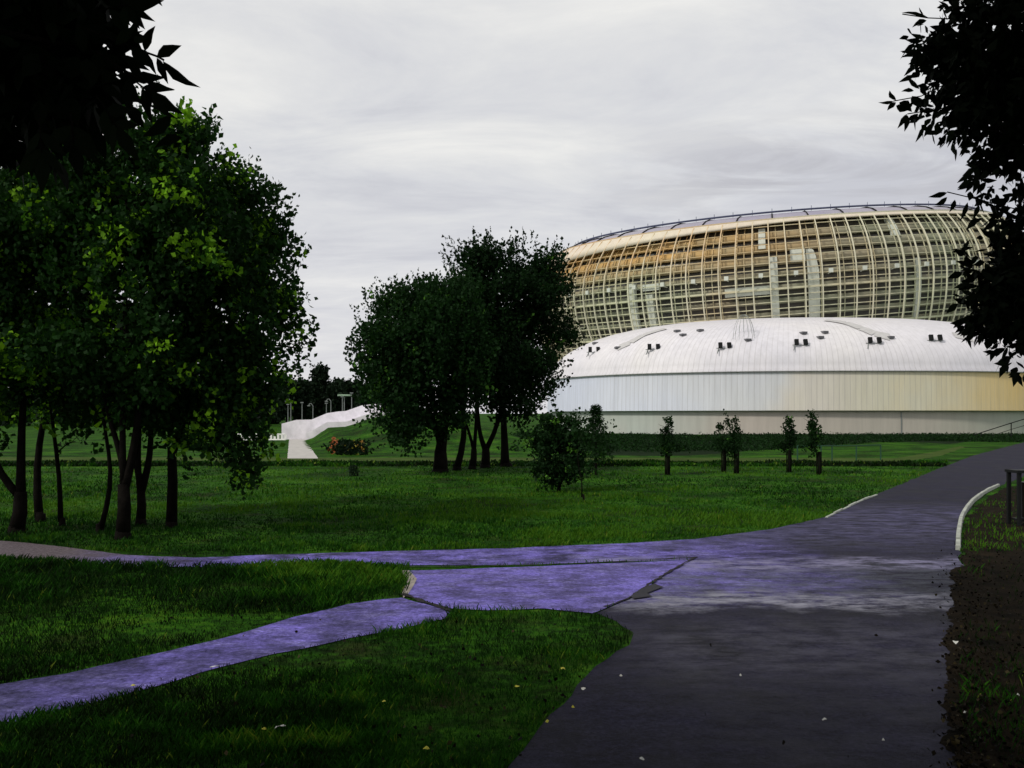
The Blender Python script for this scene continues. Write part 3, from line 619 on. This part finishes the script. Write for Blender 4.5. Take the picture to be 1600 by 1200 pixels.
def wallmat(name, stops, rough=.6, seam=None, metal=0., zone=None, along=None):
    """colour drifts slowly along the facade; optional vertical cladding seams from the u coordinate"""
    m = bpy.data.materials.new(name); m.use_nodes = True; nt = m.node_tree; b = nt.nodes['Principled BSDF']
    tc = N(nt, 'ShaderNodeTexCoord'); O = tc.outputs['Object']
    q = noise(nt, O, .035, 4, .6, .4); sxx = N(nt, 'ShaderNodeSeparateXYZ'); nt.links.new(O, sxx.inputs[0])
    if along:   # colour cast of the light painted in: bluish one end, yellow the other
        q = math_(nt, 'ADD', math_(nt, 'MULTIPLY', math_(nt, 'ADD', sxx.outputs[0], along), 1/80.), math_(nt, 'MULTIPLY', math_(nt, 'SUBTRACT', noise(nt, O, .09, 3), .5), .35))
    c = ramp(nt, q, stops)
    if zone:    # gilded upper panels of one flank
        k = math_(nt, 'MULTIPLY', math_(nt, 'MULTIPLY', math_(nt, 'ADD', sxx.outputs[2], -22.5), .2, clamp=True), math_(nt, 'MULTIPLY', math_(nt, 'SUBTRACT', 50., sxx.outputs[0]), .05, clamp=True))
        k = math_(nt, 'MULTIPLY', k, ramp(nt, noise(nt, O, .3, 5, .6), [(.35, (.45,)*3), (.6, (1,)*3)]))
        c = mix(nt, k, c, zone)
    dirt = ramp(nt, noise(nt, mapping(nt, O, (1, 1, .08)), 1.3, 6, .7), [(.35, (.88, .88, .88)), (.62, (1, 1, 1))]); c = mix(nt, 1., c, dirt, 'MULTIPLY')
    if seam:
        uv = N(nt, 'ShaderNodeUVMap'); sx = N(nt, 'ShaderNodeSeparateXYZ'); nt.links.new(uv.outputs[0], sx.inputs[0])
        fr = math_(nt, 'FRACT', math_(nt, 'MULTIPLY', sx.outputs[0], seam)); d = math_(nt, 'LESS_THAN', fr, .16)
        fade = ramp(nt, noise(nt, O, .06, 3), [(.4, (.1,)*3), (.6, (1,)*3)])
        c = mix(nt, math_(nt, 'MULTIPLY', math_(nt, 'MULTIPLY', d, fade), .30), c, (.35, .33, .32))
        bn = N(nt, 'ShaderNodeBump'); bn.inputs['Strength'].default_value = .4; bn.inputs['Distance'].default_value = .05
        nt.links.new(d, bn.inputs['Height']); nt.links.new(bn.outputs[0], b.inputs['Normal'])
    nt.links.new(c, b.inputs['Base Color']); b.inputs['Roughness'].default_value = rough; b.inputs['Metallic'].default_value = metal; b.inputs['Specular IOR Level'].default_value = .3
    return m
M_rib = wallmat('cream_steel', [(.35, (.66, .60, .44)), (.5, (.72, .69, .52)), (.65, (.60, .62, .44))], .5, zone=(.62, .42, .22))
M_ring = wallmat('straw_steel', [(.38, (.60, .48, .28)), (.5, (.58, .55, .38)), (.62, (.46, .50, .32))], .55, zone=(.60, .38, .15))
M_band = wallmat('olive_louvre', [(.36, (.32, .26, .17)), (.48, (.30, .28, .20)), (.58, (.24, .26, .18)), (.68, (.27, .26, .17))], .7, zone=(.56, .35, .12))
M_glass = wallmat('dark_glazed_facade', [(.4, (.085, .07, .055)), (.6, (.06, .062, .055))], .35)
M_cap = wallmat('grey_violet_roofing', [(.4, (.30, .28, .36)), (.6, (.36, .34, .38))], .6)
M_pale = wallmat('pale_render', [(.4, (.60, .62, .55)), (.6, (.56, .60, .52))], .7)
base = Vector((AP['cx'], AP['cy'], 0))
arena = empty('arena', base, 'huge tilted oval arena wrapped in a cream lattice shell behind the white hall', 'arena')
def shell(hs, k, nt_=180, t0=0, t1=2*pi, kf=None):
    mb = MB(); 
    for j, h in enumerate(hs):
        for i in range(nt_+1):
            kk = kf[j] if kf else k; mb.v.append(tuple(surf(t0+(t1-t0)*i/nt_, h, kk)))
    for j in range(len(hs)-1):
        for i in range(nt_):
            a = j*(nt_+1)+i; mb.f.append((a, a+1, a+nt_+2, a+nt_+1))
    return mb
HB = -24.
shell([HB+(AP['ht']-.2-HB)*i/16 for i in range(17)], .955).build('facade', M_glass, arena, True)
# roof cap: continues the curve a little then flattens
hc = [AP['ht']+v for v in (.0, .5, 1.0, 1.4, 1.6, 1.75, 1.85, 1.9)]; kc = [.985, .98, .965, .93, .80, .6, .3, .01]
cap = shell(hc, 1, 120, kf=kc).build('roof', M_cap, arena, True)
mb = MB()
for i in range(48):
    t = 2*pi*i/48; mb.tube([surf(t, h, k_+.003, .05) for h, k_ in zip(hc[:6], kc[:6])], .12, 4)
mb.build('roof_seam', M_dark, cap)
mb = MB(); mb.tube([surf(2*pi*i/160, hc[3], .945, .25) for i in range(161)], .16, 5, False)
for i in range(80):
    p = surf(2*pi*i/80, hc[3], .945); mb.tube([p, p+Vector((0, 0, .8))], .05, 4)
mb.build('roof_edge_rail', mat('blue_grey_trim', (.06, .07, .13), .5, .2), cap)
# outer ribs
NR = 116; hs = [HB+(AP['ht']-HB)*i/22 for i in range(23)]; t_ref = t_of(1313, 0)
def rib_into(mb, t, k, rr):
    P = [surf(t, h, k) for h in hs]; e = 1e-3; pr = []
    for h in hs:
        tg = (surf(t+e, h, k)-surf(t-e, h, k)).normalized(); nr = Vector((surf(t, h, k)-Vector((AP['cx'], AP['cy'], 0)))); nr.z = 0; nr.normalize()
        pr.append([tg*rr+nr*rr*1.5, -tg*rr+nr*rr*1.5, -tg*rr-nr*rr*1.5, tg*rr-nr*rr*1.5])
    mb.sweep(P, pr)
back = MB()
for i in range(NR):
    t = (t_ref+2*pi*i/NR) % (2*pi)
    if 2.45 < t < 6.35:
        mb = MB(); rib_into(mb, t, 1.0, .075); mb.build('rib', M_rib, arena)
    else: rib_into(back, t, 1.0, .13)
ob = back.build('rib', M_rib, arena); ob['kind'] = 'stuff'
# second, thinner inner layer of verticals, set half a bay off
mb = MB()
for i in range(NR): rib_into(mb, t_ref+2*pi*(i+.0)/NR, .975, .055)
for i in range(0, NR, 2): rib_into(mb, t_ref+2*pi*(i+.45)/NR, .968, .05)
ob = mb.build('inner_lattice', M_ring, arena); ob['kind'] = 'stuff'
# horizontal rings of the outer layer
TS = [2*pi*i/160 for i in range(161)]
nring = 29; hh = []
for j in range(nring): hh.append(-19.+(AP['ht']+19.)*(j/(nring-1))**.93)
for j, h in enumerate(hh):
    mb = MB(); rr = .062 if j < nring-1 else .34
    if j in (11, 17): rr = .14
    mb.sweep([surf(t, h, .992) for t in TS], [[(0, 0, rr), (0, 0, -rr)]+[tuple(Vector((surf(t, h).x-AP['cx'], surf(t, h).y-AP['cy'], 0)).normalized()*-rr*2+Vector((0, 0, -rr))), tuple(Vector((surf(t, h).x-AP['cx'], surf(t, h).y-AP['cy'], 0)).normalized()*-rr*2+Vector((0, 0, rr)))] for t in TS])
    mb.build('ring_beam', M_rib if j == nring-1 else M_ring, arena)
# facade bands (louvres / floor edges) between the glazing
for j in range(15):
    h = -19+2.0*j; 
    if h > AP['ht']-.8: break
    hb = .42 if h < 1.5 else .62
    mb = shell([h-hb, h-hb+.001, h+hb, h+hb+.001], .96, 120, kf=[.957, .965, .965, .957]); mb.build('facade_band', M_band, arena, True)
# smooth cream cornice that widens towards the far flank
mb = MB(); n = 200
for i in range(n+1):
    t = 2*pi*i/n; wd = .45+2.3*max(0, 1-abs((t-2.9)/1.15))**1.3
    for k_, h in ((.999, AP['ht']+.1), (1.002, AP['ht']-wd*.5), (1.001, AP['ht']-wd), (.985, AP['ht']-wd)): mb.v.append(tuple(surf(t, h, k_)))
for i in range(n):
    for q in range(3): a_ = i*4+q; mb.f.append((a_, a_+4, a_+5, a_+1))
mb.build('cornice', wallmat('cream_cornice', [(.4, (.66, .56, .46)), (.6, (.66, .60, .46))], .6), arena, True)
# lamps on the middle ring
for i in range(NR//2):
    t = t_ref-.028+2*pi*(2*i)/NR; t %= 2*pi
    if 2.7 < t < 6.0:
        p = surf(t, .9, 1.0); n_ = Vector((p.x-AP['cx'], p.y-AP['cy'], 0)).normalized(); rz = math.atan2(n_.y, n_.x)
        MB().box(p+n_*.1, (.3, .62, .62), rz).box(p-n_*.8+Vector((0, 0, -.25)), (1.5, .12, .12), rz).build('floodlight', M_pale, arena)
# pale stair towers and beams behind the lattice
def panel(px0, px1, h0, h1, k=.976, nm='stair_tower', arch=False, m_=None):
    t0, t1 = t_of(px0, 0, k), t_of(px1, 0, k); mb = MB(); n = 12; m2 = 6 if arch else 1; hs_ = [h0+(h1-h0)*i/n for i in range(n+1)]
    prev = None
    for kk in (k, k-.012):
        for h in hs_:
            for q in range(7):
                f_ = q/6; hh_ = h
                if arch: hh_ = h0+(h-h0)*(1-.16*abs(f_*2-1)**2.5*(1 if f_ > .5 else .0))
                mb.v.append(tuple(surf(t0+(t1-t0)*f_, hh_, kk)))
    st = (n+1)*7
    for b0 in (0, st):
        for j in range(n):
            for q in range(6): a = b0+j*7+q; mb.f.append((a, a+1, a+8, a+7))
    for j in range(n):
        for q in (0, 6): a = j*7+q; mb.f.append((a, a+7, a+7+st, a+st))
    for q in range(6):
        for b0 in (0, n*7): a = b0+q; mb.f.append((a, a+1, a+1+st, a+st))
    mb.build(nm, m_ or M_pale, arena)
panel(1204, 1216, -16, 3.6); panel(1262, 1280, -16, 4.4, arch=True); panel(980, 991, -14, 1.6); panel(1008, 1019, -14, -.4)
panel(1132, 1202, -1.9, -.6, .985, 'balcony_wall'); panel(1238, 1260, 2.6, 4.5, .974, 'balcony_wall'); panel(1186, 1198, 5.0, 8.2, .97, 'balcony_wall'); panel(1406, 1419, 5.6, 8.4, .97, 'balcony_wall')
panel(1432, 1440, -16, 2.0, .97); panel(1004, 1030, .2, 1.2, .985, 'balcony_wall')

# ------------------------------------------------------------------ lower white hall
LX, LY, LA, LB = 45.2, 146.0, 39.2, 34.5
hall = empty('hall', (LX, LY, 0), 'low white domed hall with ribbed cladding in front of the latticed arena', 'building')
M_roof = wallmat('white_roof_sheet', [(.35, (.62, .61, .66)), (.55, (.69, .67, .69)), (.7, (.69, .67, .65))], .5, 2.0)
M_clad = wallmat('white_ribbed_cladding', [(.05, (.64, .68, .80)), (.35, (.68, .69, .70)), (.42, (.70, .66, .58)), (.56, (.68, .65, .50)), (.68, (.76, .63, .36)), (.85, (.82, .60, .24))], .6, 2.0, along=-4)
M_base = wallmat('grey_base_wall', [(.1, (.42, .46, .42)), (.35, (.48, .43, .38)), (.6, (.47, .44, .38)), (.8, (.40, .44, .36)), (1., (.28, .31, .25))], .8, along=-4)
def plan(t, s, ex=2.35):
    c_, s_ = cos(t), sin(t); r = 1.0/((abs(c_)**ex+abs(s_)**ex)**(1/ex)); return LX+LA*s*r*c_, LY+LB*s*r*s_
def lathe(rows, name, m_, parent, n=360, smooth=True):
    """rows: (scale, z)"""
    me = bpy.data.meshes.new(name); v = []; f = []
    for s, z in rows:
        for i in range(n+1): x, y = plan(2*pi*i/n, s); v.append((x, y, z))
    for j in range(len(rows)-1):
        for i in range(n): a = j*(n+1)+i; f.append((a, a+1, a+n+2, a+n+1))
    me.from_pydata(v, [], f); uv = me.uv_layers.new(name='UVMap')
    for p in me.polygons:
        for li in p.loop_indices: vi = me.loops[li].vertex_index; uv.data[li].uv = ((vi % (n+1))*1.0*180/n, (vi//(n+1))*1.)
    if smooth: me.shade_smooth()
    return link(name, me, m_, parent)
Z1, Z2, ZT = 3.05, 8.0, 17.1
lathe([(.985, -.3), (.985, Z1)], 'base_wall', M_base, hall)
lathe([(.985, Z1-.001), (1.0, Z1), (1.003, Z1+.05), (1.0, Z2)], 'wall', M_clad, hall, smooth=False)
def dome(s): return Z2+.15+(ZT-Z2-.15)*(1-min(1, s)**3.6)**(1/1.9)
rows = [(1.0, Z2), (1.008, Z2+.02), (1.008, Z2+.16)]+[(s, dome(s)) for s in (.999, .996, .99, .98, .965, .945, .92, .88, .83, .77, .7, .62, .52, .4, .25, .1, .005)]
roof = lathe(rows, 'roof', M_roof, hall)
# expansion joint on the base wall
def onwall(px, z, k=1.0):
    best = min(((abs(800+F*plan(t, k)[0]/plan(t, k)[1]-px), t) for t in [pi+i*.002 for i in range(1571)]))
    x, y = plan(best[1], k); return Vector((x, y, z)), best[1]
p, t = onwall(1408, 1.4, .985); MB().box(p+Vector((0, -.03, 0)), (.14, .08, 3.0)).build('expansion_joint', M_grey, hall)
def onroof(px, py):
    """point of the roof seen at that photo pixel"""
    for k in range(400):
        Y = 109+k*.12; q = at(px, py, Y); c_ = (q.x-LX)/LA; s_ = (q.y-LY)/LB; s = (abs(c_)**2.35+abs(s_)**2.35)**(1/2.35)
        if s < 1 and q.z <= dome(s): return q
    return at(px, py, 130)
for px, py in ((928, 552), (1021, 548), (1132, 546), (1251, 541), (1366, 538), (1461, 534)):
    p = onroof(px, py); fl = MB()
    for dx in (-.75, .75): fl.tube([p+Vector((dx, 0, -.4)), p+Vector((dx, 0, .45))], .05, 5)
    fl.tube([p+Vector((-1.05, 0, .15)), p+Vector((1.05, 0, .15))], .05, 5); fl.tube([p+Vector((-.75, 0, .1)), p+Vector((-1.1, -.7, -.55))], .06, 5)
    st = fl.build('lamp_bracket', M_grey, hall)
    for dx in (-.55, .6):
        MB().box(p+Vector((dx, -.1, .55)), (.5, .3, .7), rx=-.35, rz=.12*dx).build('floodlight', M_dark, st)
for px, py in ((1058, 518), (1067, 524), (1094, 517), (1255, 521), (1288, 520), (1281, 528), (930, 537), (965, 544), (1530, 530), (1391, 528), (1168, 532)):
    p = onroof(px, py); MB().box(p+Vector((0, 0, .08)), (.7, .9, .28), rz=.2).build('roof_vent', mat('roof_vent_metal', (.12, .12, .13), .5, .2), roof)
# grey strips following the dome, and the ribbed glass lantern
M_strip = mat('grey_roof_strip', (.48, .47, .46), .8, .12, 2)
for pts in ([(966, 544), (985, 536), (1006, 524), (1040, 514)], [(1290, 501), (1320, 505), (1345, 514), (1366, 522), (1390, 528)], [(1490, 524), (1520, 531)]):
    P = [onroof(*q) for q in pts]; Q = []
    for a, b_ in zip(P, P[1:]): Q += [a.lerp(b_, i/6) for i in range(6)]
    Q.append(P[-1]); mb = MB()
    def rz(x, y):
        s = (abs((x-LX)/LA)**2.35+abs((y-LY)/LB)**2.35)**(1/2.35); return dome(s)+.10
    for a, b_ in zip(Q, Q[1:]):
        d = (b_-a); n_ = Vector((-d.y, d.x, 0)).normalized()*.7
        c4 = [a+n_, b_+n_, b_-n_, a-n_]; mb.quad(*[Vector((q.x, q.y, rz(q.x, q.y))) for q in c4])
    mb.build('roof_strip', M_strip, roof)
pt_ = onroof(1162, 527); mb = MB()
for i in range(14):
    a = 2*pi*i/14; mb.tube([pt_+Vector((cos(a)*1.4*q, sin(a)*1.4*q, 3.4*math.sqrt(max(0, 1-q*q))-.4)) for q in (1, .95, .8, .6, .35, .12)], .022, 4)
mb.build('wire_cone', M_grey, roof)

# ------------------------------------------------------------------ railings by the hall
def railing(pts, hgt, label, m_, nm='railing', mid=True, r=.03, cat='railing'):
    root = empty(nm, pts[0], label, cat); mb = MB(); mb.tube([p+Vector((0, 0, hgt)) for p in pts], r, 6)
    if mid: mb.tube([p+Vector((0, 0, hgt*.5)) for p in pts], r*.7, 6)
    mb.build('rail', m_, root)
    for p in pts: MB().tube([p+Vector((0, 0, -.1)), p+Vector((0, 0, hgt))], r*1.2, 6).build('post', m_, root)
railing([gp(1246, 721), gp(1283, 721), gp(1300, 720.5), gp(1338, 720), gp(1376, 719)], .82, 'thin dark green railing on the lawn beside the tallest sapling', M_green, mid=False, r=.028)
root = empty('handrail', at(1533, 684, 96), 'dark handrail rising past the grey wall at the far right', 'railing')
MB().tube([at(1521, 680, 96), at(1533, 676, 96), at(1580, 661, 96), at(1640, 643, 96)], .055, 6).build('rail', M_dark, root)
MB().tube([at(1540, 684, 96), at(1580, 671, 96), at(1640, 653, 96)], .035, 6).build('rail', M_dark, root)
for px, py in ((1533, 676), (1580, 661), (1628, 647)): MB().tube([at(px, 686, 96), at(px, py, 96)], .055, 6).build('post', M_dark, root)
# bin at the right edge of the drive
c_ = gp(1606, 822); Yb = c_.y; root = empty('litter_bin', c_, 'dark framed litter bin standing beyond the soil verge at right', 'bin')
mb = MB(); Hb = 87/F*Yb; Wb = .62
for dx in (-Wb/2, Wb/2):
    for dy in (0, .4): mb.box(c_+Vector((dx+.12, dy, Hb/2)), (.07, .07, Hb))
mb.box(c_+Vector((.12, .2, Hb-.03)), (Wb+.12, .52, .06)); mb.box(c_+Vector((.12, .2, .12)), (Wb-.08, .33, .05)); mb.build('frame', M_dark, root)
mb = MB()
for i in range(5): mb.box(c_+Vector((-.09+i*.105, -.012, Hb*.47)), (.075, .02, Hb*.62))
mb.build('slat_panel', M_wood, root); MB().tube([c_+Vector((.12, .2, .15)), c_+Vector((.12, .2, Hb*.78))], [.15, .18], 14).build('liner', mat('grey_liner', (.05, .055, .06), .5, .2), root)

# ------------------------------------------------------------------ white park stairs and balustrade
YN, YF = 86.0, 91.0
near = [(478, 684), (486, 682), (511, 668), (542, 667), (575, 655), (612, 646)]
far = [(440, 662), (463, 656), (487, 655.5), (511, 645.5), (528, 643), (541, 642), (565, 633.5), (600, 630)]
NP = [at(x, y, YN) for x, y in near]; FP = [at(x, y, YF) for x, y in far]
stairs = empty('park_stairs', (NP[0].x, YN, 0), 'white concrete stairway stepping up the green mound between lamp posts', 'stairs')
def parapet(P, h0, h1, th, nm):
    mb = MB(); 
    mb.sweep(P, [[(0, 0, h0), (0, 0, h1), (0, th, h1), (0, th, h0)]]*len(P)); mb.build(nm, M_conc, stairs)
parapet([p+Vector((0, 0, 0)) for p in NP], -.25, .52, .25, 'near_parapet'); parapet(FP, -3.4, 0., .3, 'far_parapet')
mb = MB(); zs = [p.z for p in NP]
for i in range(30):
    t0 = i/30; x0 = NP[0].x+(NP[-1].x-NP[0].x)*t0; x1 = NP[0].x+(NP[-1].x-NP[0].x)*(i+1)/30
    z0 = float(np.interp(x0, [p.x for p in NP], zs))+.3; z0 = .15*round(z0/.15)
    mb.box(((x0+x1)/2, (YN+YF)/2+.12, z0/2-.3), (x1-x0-.002, YF-YN-.3, z0+.6))
mb.build('steps', mat('lilac_concrete', (.82, .79, .88), .8, .1, 2), stairs)
# balustrade of white pickets
root = empty('balustrade', gp(350, 689), 'low white balustrade glimpsed below the grove branches left of the stairs', 'fence'); A0, A1 = at(345, 689, 86), at(446, 689, 86); A0.z = A1.z = 0
mb = MB().tube([A0+Vector((0, 0, .62)), A1+Vector((0, 0, .62))], .07, 6).tube([A0+Vector((0, 0, .1)), A1+Vector((0, 0, .1))], .08, 6); mb.build('rail', M_white, root)
for i in range(19):
    p = A0.lerp(A1, i/18); MB().box(p+Vector((0, 0, .35)), (.2, .08, .5)).build('baluster', M_white, root)
# park lamps behind
G = 'lamp posts behind the stairs'
for px, ty, Y, arm, lab in ((450, 632, 118, 0, 'leftmost short lamp post behind the stairs'), (454.5, 627, 112, -1, 'second lamp post from the left with an arm'), (472, 629, 108, 0, 'pale bare lamp post left of the stairs crest'),
                            (489, 634, 116, -1, 'short lamp post with a drooping head above the first landing'), (510, 630, 118, 0, 'thin lamp post above the second flight, left of pair'), (517, 627, 110, -1, 'lamp post with curved head, right one of the pair'), (535, 620, 112, 0, 'post beside the wide pale green lamp'), (549.5, 614, 104, 0, 'tallest lamp post at the top of the stairs')):
    b_ = Vector((at(px, 650, Y).x, Y, 0)); tp = at(px, ty, Y); root = empty('street_lamp', b_, lab, 'lamp', G)
    mb = MB().tube([b_+Vector((0, 0, -.1)), b_+Vector((0, 0, .5)), tp], [.08, .07, .045], 7); d = -.55 if arm else -.02
    if arm: mb.tube([tp, tp+Vector((d*.4, 0, .28)), tp+Vector((d*.8, 0, .25)), tp+Vector((d, 0, .05))], .05, 6)
    mb.build('pole', M_grey, root)
    MB().box(tp+Vector((d, 0, .0)), (.34, .22, .12)).build('lamp_head', M_grey, root)
b_ = Vector((at(538, 650, 106).x, 106, 0)); root = empty('canopy', b_, 'wide pale green flat canopy on a post above the stairs', 'canopy')
MB().box(at(538, 617.5, 106), (1.45, .9, .2)).build('roof', mat('pale_green_panel', (.30, .42, .30), .6, .3, 4), root); MB().tube([b_, at(538, 618, 106)], .06, 6).build('post', M_grey, root)

# flower bed on the mound's foot
rng = np.random.default_rng(33); root = None
def flowers(cx0, cx1, cy0, cy1, n, colr, nm, lab, size, hz):
    me_v = []; 
    px = rng.normal((cx0+cx1)/2, (cx1-cx0)/3.6, n); py = rng.uniform(cy0, cy1, n)
    for a, b_ in zip(px, py):
        p = gp(a, b_); z = float(height(np.array(p.x), np.array(p.y))); p = Vector((p.x, p.y, z+rng.uniform(.05, hz)))
        for q in range(5):
            d = Vector(rng.normal(0, 1, 3)).normalized()*size; s = d.cross(Vector(rng.normal(0, 1, 3))).normalized()*size*.5
            me_v += [p, p+d*.5+s, p+d, p+d*.5-s]
    me = np_mesh(nm, [tuple(v) for v in me_v], 4); o = link(nm, me, colr); tag(o, lab, 'flowers', kind='stuff'); return o
flowers(532, 572, 704, 712, 48, mat('yellow_petal', (.40, .34, .03), .7, .3), 'yellow_flowers', 'patch of yellow flowers at the foot of the mound', .10, .65)
flowers(517, 527, 704, 711, 60, mat('orange_petal', (.36, .10, .03), .7, .3), 'orange_flowers', 'clump of orange flowers left of the yellow ones', .12, .8)
flowers(562, 570, 705, 711, 22, mat('amber_petal', (.36, .18, .03), .7, .3), 'amber_flowers', 'small amber flowers at the right end of the bed', .10, .75)
flowers(516, 573, 704, 712, 420, M_leafd, 'flower_foliage', 'dark foliage of the flower bed', .16, .7)

# ------------------------------------------------------------------ grass
rng = np.random.default_rng(3)
def in_paved(x, y):
    m_ = np.zeros(len(x), bool)
    for p in polys: m_ |= inside(x, y, p)
    return m_
def blades(n, py0, py1, hgt, wd, nm, px0=-60, px1=1660, power=1.0, tlo=0., extra=None, lab='', thin=None):
    py = py0+(py1-py0)*rng.uniform(0, 1, n)**power; px = rng.uniform(px0, px1, n)
    Y = EH*F/(py-HY); x = (px-800)/F*Y
    keep = ~in_paved(x, Y)
    cl_ = np.clip((fbm(x, Y, .9, 5)-.32)/.36, 0, 1); cl2 = np.clip((fbm(x+40, Y*1.3, 3.1, 3)-.3)/.4, 0, 1); lf = np.clip((fbm(x-20, Y+9, .22, 3)-.33)/.34, 0, 1)
    keep &= rng.uniform(0, 1, n) < .30+.70*cl_*(.4+.6*cl2)+.15
    if extra is not None: keep &= extra(x, Y)
    x, Y, cl_, cl2, lf = x[keep], Y[keep], cl_[keep], cl2[keep], lf[keep]; n = len(x)
    z = height(x, Y)
    H = hgt*rng.uniform(.45, 1.3, n)*(.45+.8*cl_); a = rng.uniform(0, 2*pi, n); ln = rng.uniform(.1, .75, n)*H
    W_ = wd*np.maximum(1, Y/9)*rng.uniform(.7, 1.3, n); b0 = np.stack([x, Y, z-.005], 1); sd = np.stack([np.cos(a+1.57), np.sin(a+1.57), np.zeros(n)], 1)*W_[:, None]
    lean = np.stack([np.cos(a)*ln, np.sin(a)*ln, H], 1); midp = np.stack([np.cos(a)*ln*.35, np.sin(a)*ln*.35, H*.6], 1)
    V_ = np.stack([b0-sd, b0+sd, b0+midp+sd*.7, b0+lean], 1).reshape(-1, 3)
    tone = np.clip(tlo-.02+.62*cl_*cl2+.55*lf-.08+.05*cl2+rng.normal(0, .12, n), 0, .84); tone = np.where(rng.uniform(0, 1, n) < .01+.10*cl2**2*cl_*(lf > .4), rng.uniform(.86, 1, n), tone)
    o = link(nm, np_mesh(nm, V_, 4, tone), M_grass); tag(o, lab, 'grass', kind='stuff'); return o
offv = lambda x, Y: ~((x > .5*Y-.1) & (x > 3) & (Y < 33) & (rng.uniform(0, 1, len(x)) < .84))
blades(190000, 860, 1250, .075, .0035, 'grass', power=.9, extra=offv, tlo=-.06, lab='short rough grass in the foreground lawns')  # tone lowered to paint tree shade into the blades
blades(150000, 724, 862, .085, .0055, 'grass', power=.8, lab='short grass of the middle lawn beyond the footpath', tlo=.25, extra=offv)
blades(38000, 884, 960, .13, .003, 'grass', power=2.4, px0=-60, px1=640, lab='longer grass edging the far footpath', tlo=.1)
blades(20000, 722, 729, .14, .014, 'ditch_shadow_grass', px0=-60, px1=1480, lab='taller grass darkened to paint a ditch shadow before the far track', tlo=-.25)  # blades toned dark to paint the ditch shadow
# dead leaves lying thick on the verge and thinly on drive and lawn
n = 2010; px = np.concatenate([rng.normal(1506, 24, 600), rng.uniform(1488, 1640, 900), rng.uniform(860, 1500, 60), rng.uniform(-20, 900, 450)]); py = np.concatenate([rng.uniform(862, 1230, 600), rng.uniform(850, 1230, 900), rng.uniform(880, 1230, 60), rng.uniform(960, 1230, 450)])
Y = EH*F/(py-HY); P = np.stack([(px-800)/F*Y, Y, np.full(n, .03)], 1); D_ = np.tile([0, 0, .2], (n, 1)); kp = ~in_paved(P[:, 0], P[:, 1])|(rng.uniform(0, 1, n) < .08)|(P[:, 0] > .47*P[:, 1]); P, D_ = P[kp], D_[kp]; n = len(P)
V_, tt = leaves(rng, P, D_, 1, .042, .4, .01, .006, rng.uniform(0, 1, n)**2.5, 0)
V_[:, 2] = np.clip(V_[:, 2], .014, .07)
tag(link('fallen_leaves', np_mesh('fallen_leaves', V_, 4, tt), leafmat('dead_leaf', [(0, (.003, .0025, .002)), (.6, (.012, .009, .005)), (1, (.05, .04, .018))], .1)), 'dead brown leaves scattered along the drive edge', 'leaves', kind='stuff')
# dark green ground sheet and broad-leaved ground cover below the hall
bed, q_ = sheet('dark_ground_sheet', [(905, 682.5), (1200, 682), (1500, 682), (1540, 684), (1490, 694), (1400, 690), (1330, 693), (1250, 700), (1180, 703), (1100, 711), (1000, 712), (930, 711)], mat('dark_green_ground', (.008, .018, .006), .95, .5, .5, .5, 6, spec=.02), .006, .5, 1.0); bed['kind'] = 'structure'
n = 42000; Y = rng.uniform(58, 109, n)**1.0; x = rng.uniform(-1, 78, n); kp = (Y > 60+22*np.clip((x/Y-.28)/.15, 0, 1)+14*(fbm(x, Y, .12, 4)-.5))&(x/Y < .64)&(fbm(x, Y, .3, 3) > .36); x, Y = x[kp], Y[kp]; n = len(x)
P = np.stack([x, Y, np.zeros(n)], 1); D_ = np.tile([0, 0, 1.], (n, 1)); V_, tt = leaves(rng, P, D_, 5, .17, .4, .06, .16, rng.uniform(0, .5, n))
tag(link('ground_cover', np_mesh('ground_cover', V_, 4, tt), M_leafd), 'dark low ground cover below the white hall', 'ground cover', kind='stuff')

# ------------------------------------------------------------------ litter and fallen leaves
M_paper = mat('paper', (.5, .5, .46), .8, .1); M_yl = mat('yellow_leaf', (.45, .42, .05), .8, .3)
def scrap(px, py, s, m_, lab, cat, nm):
    c_ = gp(px, py, .05 if py > 900 and px < 900 else .02); mb = MB(); a = rng.uniform(0, 3); pts = []
    for k in range(7):
        t = a+2*pi*k/7; r_ = s*rng.uniform(.6, 1.1); pts.append(c_+Vector((cos(t)*r_, sin(t)*r_, .012+rng.uniform(0, s*.7))))
    for k in range(7): mb.quad(c_+Vector((0, 0, .035)), pts[k], pts[(k+1) % 7])
    o = mb.build(nm, m_); tag(o, lab, cat); return o
scrap(437, 1141, .045, M_paper, 'crumpled white paper scrap in the lower left grass', 'litter', 'paper_scrap')
scrap(335, 1046, .05, M_paper, 'pale scrap at the edge of the narrow branch path', 'litter', 'paper_scrap')
scrap(1493, 1007, .04, M_paper, 'white scrap at the right edge of the dark drive', 'litter', 'paper_scrap')
scrap(912, 1080, .028, M_paper, 'small pale scrap where the grass tip meets the drive', 'litter', 'paper_scrap')
G = 'small pale leaves fallen on drive and grass'
for px, py, s in ((970, 1059, .02), (880, 1048, .025), (807, 1077, .03), (666, 1173, .025), (413, 1143, .02), (1288, 1128, .022), (1003, 1190, .02), (1157, 1058, .015), (855, 1131, .02), (895, 1108, .016), (1590, 1089, .018), (1507, 1117, .018), (1380, 1160, .015), (600, 1100, .02), (208, 1075, .022)):
    o = scrap(px, py, s, M_yl if px < 900 else M_paper, 'tiny pale fallen leaf lying on the ground in the foreground', 'leaf', 'fallen_leaf'); o['group'] = G
